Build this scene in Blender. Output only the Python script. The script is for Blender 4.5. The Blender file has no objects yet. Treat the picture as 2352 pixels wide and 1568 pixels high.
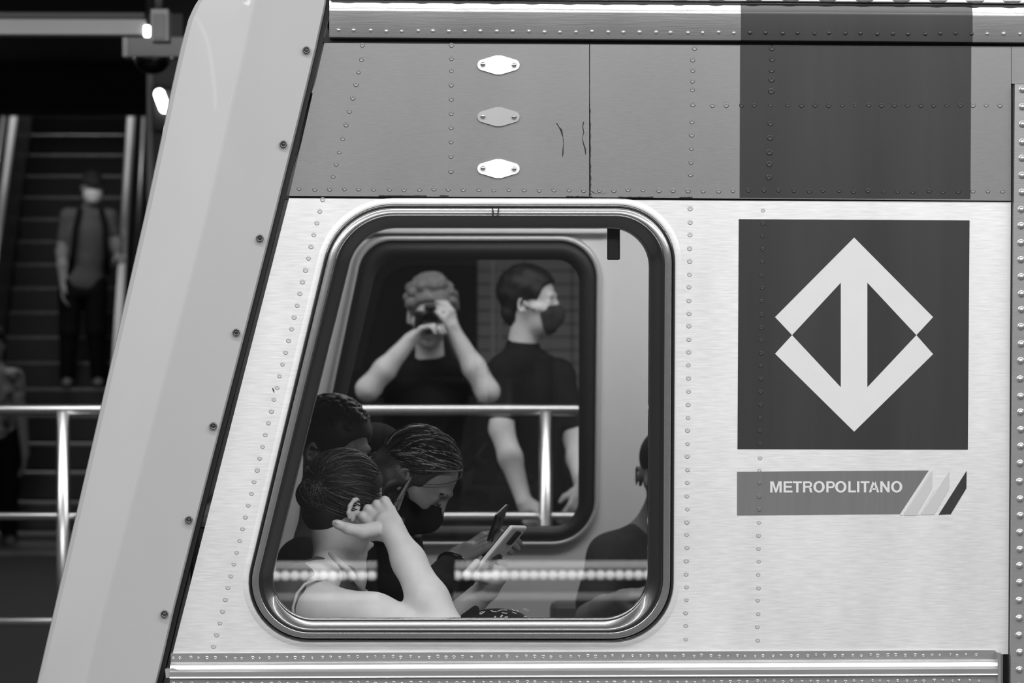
import bpy, bmesh, math, random
import numpy as np
from mathutils import Vector, Matrix, Euler
random.seed(7); np.random.seed(7)
scn = bpy.context.scene
col = scn.collection

# ------------------------------------------------------------------ camera
F = 6944.0                                   # focal length in pixels of the 2352 px frame
CAM = Vector((0.0, -6.2, 1.62))
YAW, PITCH = math.atan(188 / F), math.atan(49 / F)
ROT = Matrix.Rotation(-YAW, 3, 'Z') @ Matrix.Rotation(math.pi / 2 - PITCH, 3, 'X')
cd = bpy.data.cameras.new('camera'); cam = bpy.data.objects.new('camera', cd); col.objects.link(cam)
cam.location = CAM; cam.rotation_euler = ROT.to_euler()
cd.sensor_width = 36; cd.lens = F / 2352 * 36; cd.clip_start = 0.01; cd.clip_end = 200
cd.dof.use_dof = True; cd.dof.focus_distance = 6.22; cd.dof.aperture_fstop = 6.3
scn.camera = cam
# ------------------------------------------------------------------ world, lights, exposure
scn.view_settings.view_transform = 'Standard'; scn.view_settings.look = 'None'
scn.view_settings.gamma = 1; scn.view_settings.use_curve_mapping = False
scn.view_settings.exposure = 0.0
w = bpy.data.worlds.new('world'); scn.world = w; w.use_nodes = True
w.node_tree.nodes['Background'].inputs[0].default_value = (1, 1, 1, 1)
w.node_tree.nodes['Background'].inputs[1].default_value = 0.10
def area(name, loc, sx, sy, power, rot=(0, 0, 0)):
    l = bpy.data.lights.new(name, 'AREA'); l.shape = 'RECTANGLE'; l.size = sx; l.size_y = sy; l.energy = power
    o = bpy.data.objects.new(name, l); col.objects.link(o); o.location = loc; o.rotation_euler = rot
    return o
# rows of ceiling lamps over the near platform, lamps in the carriage, lamps over the far platform, plus one added fill light
area('platform_lamp_row', (0.6, -1.7, 3.95), 14, 0.25, 370)
area('platform_lamp_row.001', (0.6, -4.7, 3.95), 14, 0.25, 760)
area('platform_lamp_row.002', (0.6, -8.2, 3.95), 14, 0.25, 150)
area('carriage_lamp_row', (0.50, 2.0, 2.27), 1.4, 0.3, 15)
area('far_platform_lamp_row', (-1.0, 4.2, 3.5), 9, 1.0, 190)
area('handrail_fill_light', (-3.2, 21.8, 5.6), 2.0, 0.6, 60)  # added unseen light that brightens the upper escalator handrails
area('escalator_lamp', (-2.9, 16.3, 3.4), 1.6, 0.3, 17)

def RAY(px, py):
    return ROT @ Vector(((px - 1176) / F, -(py - 784) / F, -1.0))
def P(px, py, y=0.0):
    d = RAY(px, py); t = (y - CAM.y) / d.y
    return CAM + d * t
def PV(px, py, y=0.0):                        # point of the mirror image in the near pane
    p = P(px, py, -y); return Vector((p.x, y, p.z))

# ------------------------------------------------------------------ materials
def lin(v):
    c = v / 255.0
    return c / 12.92 if c <= 0.04045 else ((c + 0.055) / 1.055) ** 2.4
MATS = {}
def mat(name, v, rough=0.5, metal=0.0, var=0.0, scale=20, stretch=(1, 1, 1), bump=0.0, spec=0.5, coat=0.0,
        emit=0.0, detail=5, rvar=0.0, aniso=0.0, var2=0.0, scale2=3, stretch2=(1, 1, 1), sss=0.0):
    if name in MATS: return MATS[name]
    m = bpy.data.materials.new(name); m.use_nodes = True; nt = m.node_tree; b = nt.nodes['Principled BSDF']
    L = lin(v)
    b.inputs['Base Color'].default_value = (L, L, L, 1); b.inputs['Roughness'].default_value = rough
    b.inputs['Metallic'].default_value = metal; b.inputs['Specular IOR Level'].default_value = spec
    b.inputs['Coat Weight'].default_value = coat; b.inputs['Anisotropic'].default_value = aniso
    if sss: b.inputs['Subsurface Weight'].default_value = sss; b.inputs['Subsurface Radius'].default_value = (.006, .006, .006)
    if emit: b.inputs['Emission Color'].default_value = (1, 1, 1, 1); b.inputs['Emission Strength'].default_value = emit
    tc = nt.nodes.new('ShaderNodeTexCoord')
    def noise(sc, st):
        mp = nt.nodes.new('ShaderNodeMapping'); mp.inputs['Scale'].default_value = st
        n = nt.nodes.new('ShaderNodeTexNoise'); n.inputs['Scale'].default_value = sc; n.inputs['Detail'].default_value = detail
        nt.links.new(tc.outputs['Object'], mp.inputs['Vector']); nt.links.new(mp.outputs['Vector'], n.inputs['Vector'])
        return n.outputs['Fac']
    fac = noise(scale, stretch)
    if var or var2:
        r = nt.nodes.new('ShaderNodeMapRange'); r.inputs['From Min'].default_value = .25; r.inputs['From Max'].default_value = .75
        r.inputs['To Min'].default_value = 1 - var; r.inputs['To Max'].default_value = 1 + var
        nt.links.new(fac, r.inputs['Value']); out = r.outputs['Result']
        if var2:
            r2 = nt.nodes.new('ShaderNodeMapRange'); r2.inputs['From Min'].default_value = .25; r2.inputs['From Max'].default_value = .75
            r2.inputs['To Min'].default_value = 1 - var2; r2.inputs['To Max'].default_value = 1 + var2
            nt.links.new(noise(scale2, stretch2), r2.inputs['Value'])
            mm = nt.nodes.new('ShaderNodeMath'); mm.operation = 'MULTIPLY'
            nt.links.new(out, mm.inputs[0]); nt.links.new(r2.outputs['Result'], mm.inputs[1]); out = mm.outputs[0]
        mu = nt.nodes.new('ShaderNodeMath'); mu.operation = 'MULTIPLY'; mu.inputs[1].default_value = L
        nt.links.new(out, mu.inputs[0])
        cb = nt.nodes.new('ShaderNodeCombineColor')
        for i in range(3): nt.links.new(mu.outputs[0], cb.inputs[i])
        nt.links.new(cb.outputs[0], b.inputs['Base Color'])
    if rvar:
        r = nt.nodes.new('ShaderNodeMapRange'); r.inputs['To Min'].default_value = rough - rvar; r.inputs['To Max'].default_value = rough + rvar
        nt.links.new(fac, r.inputs['Value']); nt.links.new(r.outputs['Result'], b.inputs['Roughness'])
    if bump:
        bp = nt.nodes.new('ShaderNodeBump'); bp.inputs['Strength'].default_value = bump; bp.inputs['Distance'].default_value = 0.002
        nt.links.new(fac, bp.inputs['Height']); nt.links.new(bp.outputs['Normal'], b.inputs['Normal'])
    MATS[name] = m
    return m
def glass_mat(name, refl, tint):
    m = bpy.data.materials.new(name); m.use_nodes = True; nt = m.node_tree
    for n in list(nt.nodes):
        if n.type == 'BSDF_PRINCIPLED': nt.nodes.remove(n)
    t = nt.nodes.new('ShaderNodeBsdfTransparent'); t.inputs[0].default_value = (tint, tint, tint, 1)
    g = nt.nodes.new('ShaderNodeBsdfGlossy'); g.inputs['Roughness'].default_value = 0.0; g.inputs[0].default_value = (1, 1, 1, 1)
    lw = nt.nodes.new('ShaderNodeFresnel'); lw.inputs[0].default_value = refl
    mx = nt.nodes.new('ShaderNodeMixShader')
    nt.links.new(lw.outputs[0], mx.inputs[0]); nt.links.new(t.outputs[0], mx.inputs[1]); nt.links.new(g.outputs[0], mx.inputs[2])
    nt.links.new(mx.outputs[0], nt.nodes['Material Output'].inputs[0])
    MATS[name] = m
    return m

M_brush = mat('brushed_steel', 210, .50, .5, .09, 26, (1, 1, 12), .05, rvar=.06, var2=.11, scale2=3.4, stretch2=(1.7, 1, .55))
M_dull_shaded = mat('dull_shaded_steel', 131, .44, .75, .04, 55, (1, 1, 14), .03, rvar=.05, var2=.10, scale2=2.2, stretch2=(1.5, 1, .5))  # duller finish, with the shade of the leaning upper panels put into its colour
M_rail = mat('rail_steel', 176, .33, .75, .06, 40, (.4, 1, 12), .05, var2=.08, scale2=6, stretch2=(1, 1, 1))
M_bright = mat('bright_steel', 230, .25, .8, .03, 60, (1, 1, 10), .02)
M_film = mat('dark_film', 46, .34, .0, .06, 14, (4, 1, .25), 0, spec=.5, var2=.2, scale2=3.2, stretch2=(2.6, 1, .2))
M_strip = mat('grey_film', 100, .35, 0, .06, 30, (3, 1, .2), 0)
M_pale = mat('pale_film', 190, .4, 0, .02, 20)
M_pale2 = mat('light_grey_film', 170, .4, 0, .02, 20)
M_fair = mat('fibreglass', 158, .42, 0, .02, 9, (1, 1, .5), .01, coat=.1)
M_rubber = mat('rubber', 22, .24, 0, .06, 80, (1, 1, 1), .01, spec=1.0, coat=.6)
M_seal = mat('seal_black', 14, .5, 0, .1, 60)
M_screw = mat('screw_dark', 96, .35, .8, .1, 200)
M_chrome = mat('polished_steel', 205, .16, 1.0, .02, 60)
M_grime = mat('grime', 18, .8, 0, .3, 300)
M_glass = glass_mat('window_glass', 3.0, .97)
M_glass2 = glass_mat('far_window_glass', 1.45, .9)
M_liner = mat('interior_laminate', 222, .5, 0, .015, 30, bump=.01)
M_trim = mat('interior_trim', 200, .3, .3, .02, 30)
M_seat = mat('seat_plastic', 92, .45, 0, .05, 20)
M_skin = mat('skin_light', 212, .5, 0, .05, 45, bump=.06, sss=.1, spec=.35)
M_skin2 = mat('skin_medium', 152, .5, 0, .06, 45, bump=.06, spec=.35)
M_skin3 = mat('skin_dark', 118, .45, 0, .06, 45, bump=.06, spec=.4)
M_hair = mat('hair_dark', 24, .5, 0, .4, 260, (1, 1, 1), .2, spec=.3)
M_hair_hi = mat('hair_streak', 190, .4, 0, .25, 200, spec=.5)
M_hair_br = mat('hair_brown', 62, .42, 0, .4, 200, (1, 1, 1), .2, spec=.5)
M_hair_curl = mat('hair_curl', 120, .5, 0, .45, 70, (1, 1, 1), .4, spec=.4)
M_black = mat('cloth_black', 20, .85, 0, .25, 60, bump=.2, spec=.2)
M_mask = mat('mask_black', 15, .85, 0, .2, 90, bump=.15, spec=.2)
M_white = mat('mask_white', 225, .8, 0, .04, 60, bump=.1)
M_tank = mat('cloth_grey', 86, .85, 0, .06, 90, bump=.2, spec=.2)
M_dark = mat('cloth_dark_grey', 52, .85, 0, .2, 60, bump=.2, spec=.2)
M_shirtg = mat('cloth_mid_grey', 96, .85, 0, .15, 40, bump=.2, spec=.2)
M_phone = mat('phone_case_white', 242, .35, 0, .02, 30)
M_pblack = mat('plastic_black', 16, .3, 0, .1, 40)
M_shoe = mat('shoe_leather', 120, .5, 0, .2, 40)

# ------------------------------------------------------------------ object helpers
def link(name, me, m, parent=None):
    o = bpy.data.objects.new(name, me); col.objects.link(o)
    if m is not None and not me.materials: me.materials.append(m)
    if parent is not None:
        o.parent = parent
        L = Vector((0, 0, 0)); q = parent
        if q.type == 'EMPTY': o.matrix_parent_inverse = Matrix.Translation(-q.location)
    return o
def tag(o, label, cat=None, group=None, kind=None):
    if label: o['label'] = label
    if cat: o['category'] = cat
    if group: o['group'] = group
    if kind: o['kind'] = kind
    return o
def thing(name, loc, label, cat, group=None):
    o = bpy.data.objects.new(name, None); col.objects.link(o); o.location = loc; o.empty_display_size = .05
    return tag(o, label, cat, group)
def me_from(name, V, Fc, smooth=False):
    me = bpy.data.meshes.new(name); me.from_pydata([tuple(v) for v in V], [], Fc); me.update()
    if smooth: me.polygons.foreach_set('use_smooth', [True] * len(me.polygons))
    return me
def fix(me):
    bm = bmesh.new(); bm.from_mesh(me); bmesh.ops.recalc_face_normals(bm, faces=bm.faces); bm.to_mesh(me); bm.free(); return me
def pix_sheet(name, outline, holes, y0, y1, m, parent, bevel=0, ref=None):
    """flat sheet outlined in image measurements on the plane y0, thickness to y1 (both real depths)"""
    bm = bmesh.new(); loops = []
    for pts in [outline] + holes:
        loops.append([bm.verts.new(P(x, y, y0 if ref is None else ref)) for x, y in pts])
    for lp in loops:
        for v in lp: v.co.y = y0
    edges = []
    for lp in loops:
        for i in range(len(lp)): edges.append(bm.edges.new((lp[i], lp[(i + 1) % len(lp)])))
    if holes: bmesh.ops.triangle_fill(bm, use_beauty=True, use_dissolve=False, edges=edges)
    else: bm.faces.new(loops[0])
    fs = list(bm.faces)
    d = bmesh.ops.duplicate(bm, geom=list(bm.verts) + list(bm.edges) + fs)
    vm = d['vert_map']
    for lp in loops:
        for v in lp: vm[v].co.y = y1
    for lp in loops:
        for i in range(len(lp)):
            a, b = lp[i], lp[(i + 1) % len(lp)]
            bm.faces.new((a, b, vm[b], vm[a]))
    bmesh.ops.recalc_face_normals(bm, faces=bm.faces)
    me = bpy.data.meshes.new(name); bm.to_mesh(me); bm.free()
    return link(name, me, m, parent)
def rquad(C, R, n=14):
    out = []; N = len(C)
    for i in range(N):
        p = Vector(C[i]); a = (Vector(C[i - 1]) - p).normalized(); b = (Vector(C[(i + 1) % N]) - p).normalized()
        th = a.angle(b); t = R[i] / math.tan(th / 2); c = p + (a + b).normalized() * (R[i] / math.sin(th / 2))
        s, e = p + a * t - c, p + b * t - c
        a0 = math.atan2(s.y, s.x); a1 = math.atan2(e.y, e.x); da = (a1 - a0 + math.pi) % (2 * math.pi) - math.pi
        for k in range(n + 1):
            an = a0 + da * k / n; out.append((c.x + R[i] * math.cos(an), c.y + R[i] * math.sin(an)))
    return out
def lerp2(A, B, t): return [(a[0] * (1 - t) + b[0] * t, a[1] * (1 - t) + b[1] * t) for a, b in zip(A, B)]
def ring(name, A, B, prof, m, parent, ref=0.0):
    V, Fc = [], []; n = len(A)
    for t, y in prof:
        for x, yy in lerp2(A, B, t):
            p = P(x, yy, ref); V.append((p.x, y, p.z))
    for r in range(len(prof) - 1):
        for i in range(n):
            j = (i + 1) % n
            Fc.append((r * n + i, r * n + j, (r + 1) * n + j, (r + 1) * n + i))
    return link(name, fix(me_from(name, V, Fc, True)), m, parent)
def loft_rows(name, rows, m, parent, smooth=True, n=1, caps=True):
    """rows: (xl, yl, xr, yr, depth): a moulding running left to right"""
    V, Fc = [], []
    for xl, yl, xr, yr, d in rows:
        a, b = P(xl, yl, 0), P(xr, yr, 0)
        for k in range(n + 1):
            q = a.lerp(b, k / n); V.append((q.x, d, q.z))
    c = n + 1
    for r in range(len(rows) - 1):
        for k in range(n): Fc.append((r * c + k, r * c + k + 1, (r + 1) * c + k + 1, (r + 1) * c + k))
    if caps:
        Fc.append([r * c for r in range(len(rows))]); Fc.append([r * c + n for r in range(len(rows))][::-1])
        Fc.append((0, n, (len(rows) - 1) * c + n, (len(rows) - 1) * c))
    me = fix(me_from(name, V, Fc))
    o = link(name, me, m, parent)
    if smooth:
        me.polygons.foreach_set('use_smooth', [len(p.vertices) == 4 for p in me.polygons])
        try: me.set_sharp_from_angle(angle=math.radians(38))
        except Exception: pass
    return o
def box_me(name, a, b, bev=0.0, seg=2):
    bm = bmesh.new(); bmesh.ops.create_cube(bm, size=1)
    for v in bm.verts: v.co = Vector([(a[i] + b[i]) / 2 + v.co[i] * (b[i] - a[i]) for i in range(3)])
    if bev: bmesh.ops.bevel(bm, geom=list(bm.edges), offset=bev, segments=seg, affect='EDGES', profile=.5)
    me = bpy.data.meshes.new(name); bm.to_mesh(me); bm.free(); return me
def box(name, a, b, m, parent=None, bev=0.0): return link(name, box_me(name, a, b, bev), m, parent)
def tube_me(name, pts, rad, sides=12, caps=True):
    pts = [Vector(p) for p in pts]; n = len(pts)
    R = rad if isinstance(rad, (list, tuple)) else [rad] * n
    V, Fc = [], []; up = None
    for i in range(n):
        d = (pts[min(i + 1, n - 1)] - pts[max(i - 1, 0)]).normalized()
        if up is None: up = d.orthogonal().normalized()
        up = (up - d * up.dot(d)); up = up.normalized() if up.length > 1e-6 else d.orthogonal().normalized()
        s = d.cross(up)
        for k in range(sides):
            a = 2 * math.pi * k / sides; V.append(pts[i] + (up * math.cos(a) + s * math.sin(a)) * R[i])
    for i in range(n - 1):
        for k in range(sides):
            j = (k + 1) % sides; Fc.append((i * sides + k, i * sides + j, (i + 1) * sides + j, (i + 1) * sides + k))
    if caps: Fc.append(list(range(sides))[::-1]); Fc.append([(n - 1) * sides + k for k in range(sides)])
    return me_from(name, V, Fc, True)
def tube(name, pts, rad, m, parent=None, sides=12): return link(name, tube_me(name, pts, rad, sides), m, parent)
def lathe_me(name, prof, sides=16, axis='Y'):
    V, Fc = [], []
    for r, h in prof:
        for k in range(sides):
            a = 2 * math.pi * k / sides
            V.append((r * math.cos(a), h, r * math.sin(a)) if axis == 'Y' else (r * math.cos(a), r * math.sin(a), h))
    for i in range(len(prof) - 1):
        for k in range(sides):
            j = (k + 1) % sides; Fc.append((i * sides + k, i * sides + j, (i + 1) * sides + j, (i + 1) * sides + k))
    Fc.append(list(range(sides))); Fc.append([(len(prof) - 1) * sides + k for k in range(sides)])
    return fix(me_from(name, V, Fc, True))

# ------------------------------------------------------------------ implicit surfaces for bodies, hair and clothes
def frame(o, fwd=(1, 0, 0), up=(0, 0, 1), s=1.0):
    x = Vector(fwd).normalized(); z = Vector(up); z = (z - x * z.dot(x)).normalized(); y = z.cross(x)
    return Matrix(((x.x * s, y.x * s, z.x * s, o[0]), (x.y * s, y.y * s, z.y * s, o[1]), (x.z * s, y.z * s, z.z * s, o[2]), (0, 0, 0, 1)))
class Sdf:
    def __init__(self, k=.02): self.p = []; self.s = []; self.cut = []; self.k = k
    def cap(self, a, b, ra, rb=None, k=None):
        self.p.append(('c', np.array(a, float), np.array(b, float), ra, ra if rb is None else rb, self.k if k is None else k)); return self
    def chain(self, pts, rad, k=None):
        for i in range(len(pts) - 1): self.cap(pts[i], pts[i + 1], rad[i], rad[i + 1], k)
        return self
    def ell(self, M, c, r, k=None, sub=False, infl=0.0, R=None):
        """ellipsoid: centre c and radii r in the frame M (M may carry a uniform scale)"""
        s = M.to_scale()[0]; Rm = np.array(M.to_3x3().normalized()); 
        if R is not None: Rm = Rm @ np.array(Euler(R).to_matrix())
        cw = np.array(M @ Vector(c)); rr = np.array(r) * s + infl
        (self.s if sub else self.p).append(('e', cw, Rm, rr, None, self.k if k is None else k)); return self
    def mcap(self, M, a, b, ra, rb=None, k=None, sub=False, infl=0.0):
        s = M.to_scale()[0]; rb = ra if rb is None else rb
        it = ('c', np.array(M @ Vector(a)), np.array(M @ Vector(b)), ra * s + infl, rb * s + infl, self.k if k is None else k)
        (self.s if sub else self.p).append(it); return self
    def half(self, pt, n): self.cut.append((np.array(pt, float), np.array(Vector(n).normalized()))); return self   # removes the side n points to
    @staticmethod
    def bounds(it):
        if it[0] == 'c':
            r = max(it[3], it[4]); return np.minimum(it[1], it[2]) - r, np.maximum(it[1], it[2]) + r
        e = np.sqrt(((it[2] * it[3]) ** 2).sum(1)); return it[1] - e, it[1] + e
    @staticmethod
    def dist(it, X):
        if it[0] == 'c':
            a, b, ra, rb = it[1:5]; ba = b - a; L2 = max(ba @ ba, 1e-12); q = X - a
            t = np.clip(q @ ba / L2, 0, 1); return np.linalg.norm(q - t[..., None] * ba, axis=-1) - (ra + (rb - ra) * t)
        q = (X - it[1]) @ it[2]; k0 = np.linalg.norm(q / it[3], axis=-1); k1 = np.linalg.norm(q / (it[3] ** 2), axis=-1)
        return k0 * (k0 - 1) / np.maximum(k1, 1e-9)
    def mesh(self, name, h, noise=0.0, nscale=60.0):
        lo = np.min([self.bounds(i)[0] for i in self.p], 0) - 4 * h; hi = np.max([self.bounds(i)[1] for i in self.p], 0) + 4 * h
        n = np.ceil((hi - lo) / h).astype(int) + 1
        D = np.full(n, .2, np.float32)
        ax = [lo[i] + h * np.arange(n[i]) for i in range(3)]
        def sl(it, m):
            a, b = self.bounds(it); i0 = np.clip(((a - m - lo) / h).astype(int), 0, n); i1 = np.clip(((b + m - lo) / h).astype(int) + 2, 0, n)
            return tuple(slice(i0[i], i1[i]) for i in range(3))
        def grid(s): return np.stack(np.meshgrid(*[ax[i][s[i]] for i in range(3)], indexing='ij'), -1)
        for it in self.p:
            k = max(it[5], 1e-4); s = sl(it, k + 2.5 * h)
            if min(x.stop - x.start for x in s) <= 0: continue
            d = self.dist(it, grid(s)); c = D[s]; hh = np.clip(.5 + .5 * (c - d) / k, 0, 1)
            D[s] = c * (1 - hh) + d * hh - k * hh * (1 - hh)
        for it in self.s:
            k = max(it[5], 1e-4); s = sl(it, k + 2.5 * h)
            if min(x.stop - x.start for x in s) <= 0: continue
            d = -self.dist(it, grid(s)); c = D[s]; hh = np.clip(.5 - .5 * (c - d) / k, 0, 1)
            D[s] = c * (1 - hh) + d * hh + k * hh * (1 - hh)
        if self.cut:
            X, Y, Z = np.meshgrid(*ax, indexing='ij', sparse=True)
            for p0, nn in self.cut:
                D = np.maximum(D, ((X - p0[0]) * nn[0] + (Y - p0[1]) * nn[1] + (Z - p0[2]) * nn[2]).astype(np.float32))
        V, Q = surfnet(D, lo, h)
        if noise:
            f = nscale; g = np.sin(V[:, 0] * f + 1.3 * np.sin(V[:, 2] * f * .7)) * np.sin(V[:, 1] * f * 1.1 + 2) + np.sin(V[:, 2] * f * .9 + V[:, 0] * f * .5)
            V = V + (V - V.mean(0)) / np.maximum(np.linalg.norm(V - V.mean(0), axis=1), 1e-6)[:, None] * (g * noise)[:, None]
        me = bpy.data.meshes.new(name)
        me.vertices.add(len(V)); me.vertices.foreach_set('co', V.astype(np.float32).ravel())
        me.loops.add(len(Q) * 4); me.loops.foreach_set('vertex_index', Q.astype(np.int32).ravel())
        me.polygons.add(len(Q)); me.polygons.foreach_set('loop_start', np.arange(0, len(Q) * 4, 4, dtype=np.int32))
        me.polygons.foreach_set('use_smooth', np.ones(len(Q), bool)); me.update(calc_edges=True)
        return me
def surfnet(D, lo, h):
    S = D < 0; n = D.shape
    cnt = np.zeros((n[0] - 1, n[1] - 1, n[2] - 1), np.int8)
    offs = [(i, j, k) for i in (0, 1) for j in (0, 1) for k in (0, 1)]
    for i, j, k in offs: cnt += S[i:n[0] - 1 + i, j:n[1] - 1 + j, k:n[2] - 1 + k]
    act = (cnt > 0) & (cnt < 8); I = np.argwhere(act)
    idx = np.full(act.shape, -1, np.int64); idx[act] = np.arange(len(I))
    vals = {o: D[I[:, 0] + o[0], I[:, 1] + o[1], I[:, 2] + o[2]] for o in offs}
    acc = np.zeros((len(I), 3)); c = np.zeros(len(I))
    for o in offs:
        for a in range(3):
            if o[a] == 0:
                o2 = tuple(1 if q == a else o[q] for q in range(3)); f0, f1 = vals[o], vals[o2]
                m = (f0 < 0) != (f1 < 0); t = np.where(m, f0 / np.where(m, f0 - f1, 1), 0)
                p = np.tile(np.array(o, float), (len(I), 1)); p[:, a] = t
                acc[m] += p[m]; c[m] += 1
    V = lo + h * (I + acc / np.maximum(c, 1)[:, None])
    Q = []
    for a in range(3):
        b, d = (a + 1) % 3, (a + 2) % 3
        s0 = [slice(None)] * 3; s1 = [slice(None)] * 3; s0[a] = slice(0, n[a] - 1); s1[a] = slice(1, n[a])
        A, B = S[tuple(s0)], S[tuple(s1)]
        E = np.argwhere(A != B); E = E[(E[:, b] > 0) & (E[:, d] > 0) & (E[:, b] < n[b] - 1) & (E[:, d] < n[d] - 1)]
        if not len(E): continue
        inside = A[E[:, 0], E[:, 1], E[:, 2]]
        def cell(db, dd):
            X = E.copy(); X[:, b] += db; X[:, d] += dd; return idx[X[:, 0], X[:, 1], X[:, 2]]
        q = np.stack([cell(-1, -1), cell(0, -1), cell(0, 0), cell(-1, 0)], 1)
        q[~inside] = q[~inside][:, ::-1]; Q.append(q)
    return V, np.concatenate(Q)

def head_prims(S, M, ears=True, neck_to=None, nr=.052):
    S.ell(M, (-.012, 0, .032), (.097, .075, .088)); S.ell(M, (.02, 0, -.03), (.07, .063, .085)); S.ell(M, (.035, 0, -.082), (.052, .046, .038))
    S.mcap(M, (.082, -.032, .022), (.082, .032, .022), .009, k=.012)
    S.mcap(M, (.088, 0, .008), (.101, 0, -.028), .0065, .0105, k=.01); S.ell(M, (.092, 0, -.034), (.012, .016, .008), k=.006)
    for s in (-1, 1):
        S.ell(M, (.098, s * .032, .0), (.016, .017, .012), k=.012, sub=True); S.ell(M, (.076, s * .031, -.001), (.0135, .0145, .012), k=.002)
        S.mcap(M, (.06, s * .045, -.025), (.03, s * .06, -.02), .014, k=.02)
        if ears:
            pts = []
            for i in range(9):
                a = math.radians(-70 + i * 38); pts.append((-.016 - .013 * math.cos(a), s * (.079 + .006 * (math.cos(a) > 0)), -.008 + .025 * math.sin(a)))
            for i in range(7): S.mcap(M, pts[i], pts[i + 1], .0052, k=.004)
            S.ell(M, (-.012, s * .075, -.010), (.012, .006, .021), k=.006); S.ell(M, (-.006, s * .077, -.032), (.007, .005, .008), k=.006)
    S.mcap(M, (.095, -.02, -.068), (.095, .02, -.068), .0065, k=.008); S.mcap(M, (.09, -.017, -.078), (.09, .017, -.078), .0065, k=.008)
    S.ell(M, (.082, 0, -.098), (.018, .018, .014), k=.014)
    if neck_to is not None:
        a = M @ Vector((-.025, 0, -.055)); s = M.to_scale()[0]; S.cap(a, neck_to, nr * s, nr * 1.12 * s, .025)
HAND_Y = (.031, .011, -.011, -.030); HAND_L = ((.042, .026, .02), (.047, .03, .021), (.043, .028, .02), (.034, .021, .018))
def hand_prims(S, M, side=1, curl=(.5, .6, .4), thumb=None, s=1.0, spread=.08):
    """x along the fingers, y*side towards the thumb, z out of the back of the hand"""
    S.mcap(M, (0, 0, 0), (.03, 0, 0), .027, .028, k=.012)
    for i in range(4):
        y = HAND_Y[i] * side; kn = (.088 - .006 * abs(i - 1), y, .004)
        S.mcap(M, (.015, y * .62, 0), kn, .0152, .0115, k=.007)
        p = Vector(kn); a = 0.0; r = (.0105, .0098, .0088, .0078)
        c = curl[i] if isinstance(curl[0], (tuple, list)) else curl
        for j in range(3):
            a += c[j]; q = p + Vector((math.cos(a), spread * side * (1.5 - i) * .5, -math.sin(a))) * HAND_L[i][j]
            S.mcap(M, p, q, r[j], r[j + 1], k=.0035); p = q
    if thumb is None: thumb = ((.03, .03, -.012), (.058, .05, -.022), (.082, .056, -.03))
    pts = [(.012, .018 * side, -.006)] + [(x, y * side, z) for x, y, z in thumb]
    rr = (.017, .0135, .011, .0085)
    for i in range(3): S.mcap(M, pts[i], pts[i + 1], rr[i], rr[i + 1], k=.007)
def strands(name, paths, r, m, parent, sides=4, kind=None):
    V, Fc = [], []
    for path in paths:
        me = path; n = len(me); base = len(V); up = None
        for i in range(n):
            d = (me[min(i + 1, n - 1)] - me[max(i - 1, 0)]); d = d.normalized() if d.length > 1e-9 else Vector((0, 0, 1))
            if up is None: up = d.orthogonal().normalized()
            up = up - d * up.dot(d); up = up.normalized() if up.length > 1e-6 else d.orthogonal().normalized()
            s = d.cross(up); rr = r * (1 if 0 < i < n - 1 else .35)
            for k in range(sides):
                a = 2 * math.pi * k / sides; V.append(me[i] + (up * math.cos(a) + s * math.sin(a)) * rr)
        for i in range(n - 1):
            for k in range(sides):
                j = (k + 1) % sides; Fc.append((base + i * sides + k, base + i * sides + j, base + (i + 1) * sides + j, base + (i + 1) * sides + k))
    o = link(name, me_from(name, V, Fc, True), m, parent)
    if kind: o['kind'] = kind
    return o
def slerp_path(M, d0, d1, n=12, off=.012, c=(-.012, 0, .032), r=(.097, .075, .088)):
    d0 = Vector(d0).normalized(); d1 = Vector(d1).normalized(); out = []
    om = max(d0.angle(d1), 1e-3)
    for i in range(n):
        t = i / (n - 1); d = d0 * (math.sin((1 - t) * om) / math.sin(om)) + d1 * (math.sin(t * om) / math.sin(om)); d.normalize()
        R = 1 / math.sqrt((d.x / r[0]) ** 2 + (d.y / r[1]) ** 2 + (d.z / r[2]) ** 2)
        out.append(M @ (Vector(c) + d * (R + off * math.sin(math.pi * min(1, .12 + t * .95)) ** .5)))
    return out
def basis(fwd):
    f = Vector((fwd[0], fwd[1], 0)).normalized(); l = Vector((-f.y, f.x, 0)); return f, l
def torso(S, neck, pelvis, fwd, w=.175, d=.11, infl=0.0, k=.06):
    f, l = basis(fwd); neck = Vector(neck); pelvis = Vector(pelvis); ax = (neck - pelvis); H = ax.length
    M = frame((0, 0, 0), f, ax)
    def at(t): return pelvis + ax * t
    for t, (rf, rl, ru) in ((.72, (d, w * .92, H * .25)), (.42, (d * .93, w * .86, H * .3)), (.08, (d * .93, w * .88, H * .22))):
        c = at(t); Mm = M.copy(); Mm.translation = c; S.ell(Mm, (0, 0, 0), (rf + infl, rl + infl, ru + infl), k)
    return f, l

# ================================================================== SETTING: near platform, far platform
M_floor = mat('platform_floor', 74, .5, 0, .12, 6, bump=.05)
M_wallb = mat('hall_wall', 46, .7, 0, .15, 2)
M_ceil = mat('hall_ceiling', 60, .8, 0, .1, 3)
M_ffloor = mat('far_floor', 40, .55, 0, .12, 5, bump=.05)
M_fwall = mat('far_wall', 22, .8, 0, .2, 2)
M_pit = mat('track_bed', 24, .9, 0, .3, 9, bump=.4)
def struct(o): o['kind'] = 'structure'; return o
struct(box('floor_near', (-9, -13.0, -1.2), (10, -.10, 0), M_floor))
struct(box('floor_far', (-12, 3.05, -1.2), (12, 21.5, 0), M_ffloor))
struct(box('floor_track', (-12, -.099, -1.3), (12, 3.049, -1.15), M_pit))
struct(box('wall_back', (-9, -13.2, -1.2), (10, -13.0, 4.4), M_wallb))
struct(box('ceiling', (-9, -13.0, 4.2), (10, -.4, 4.4), M_ceil))
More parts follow.
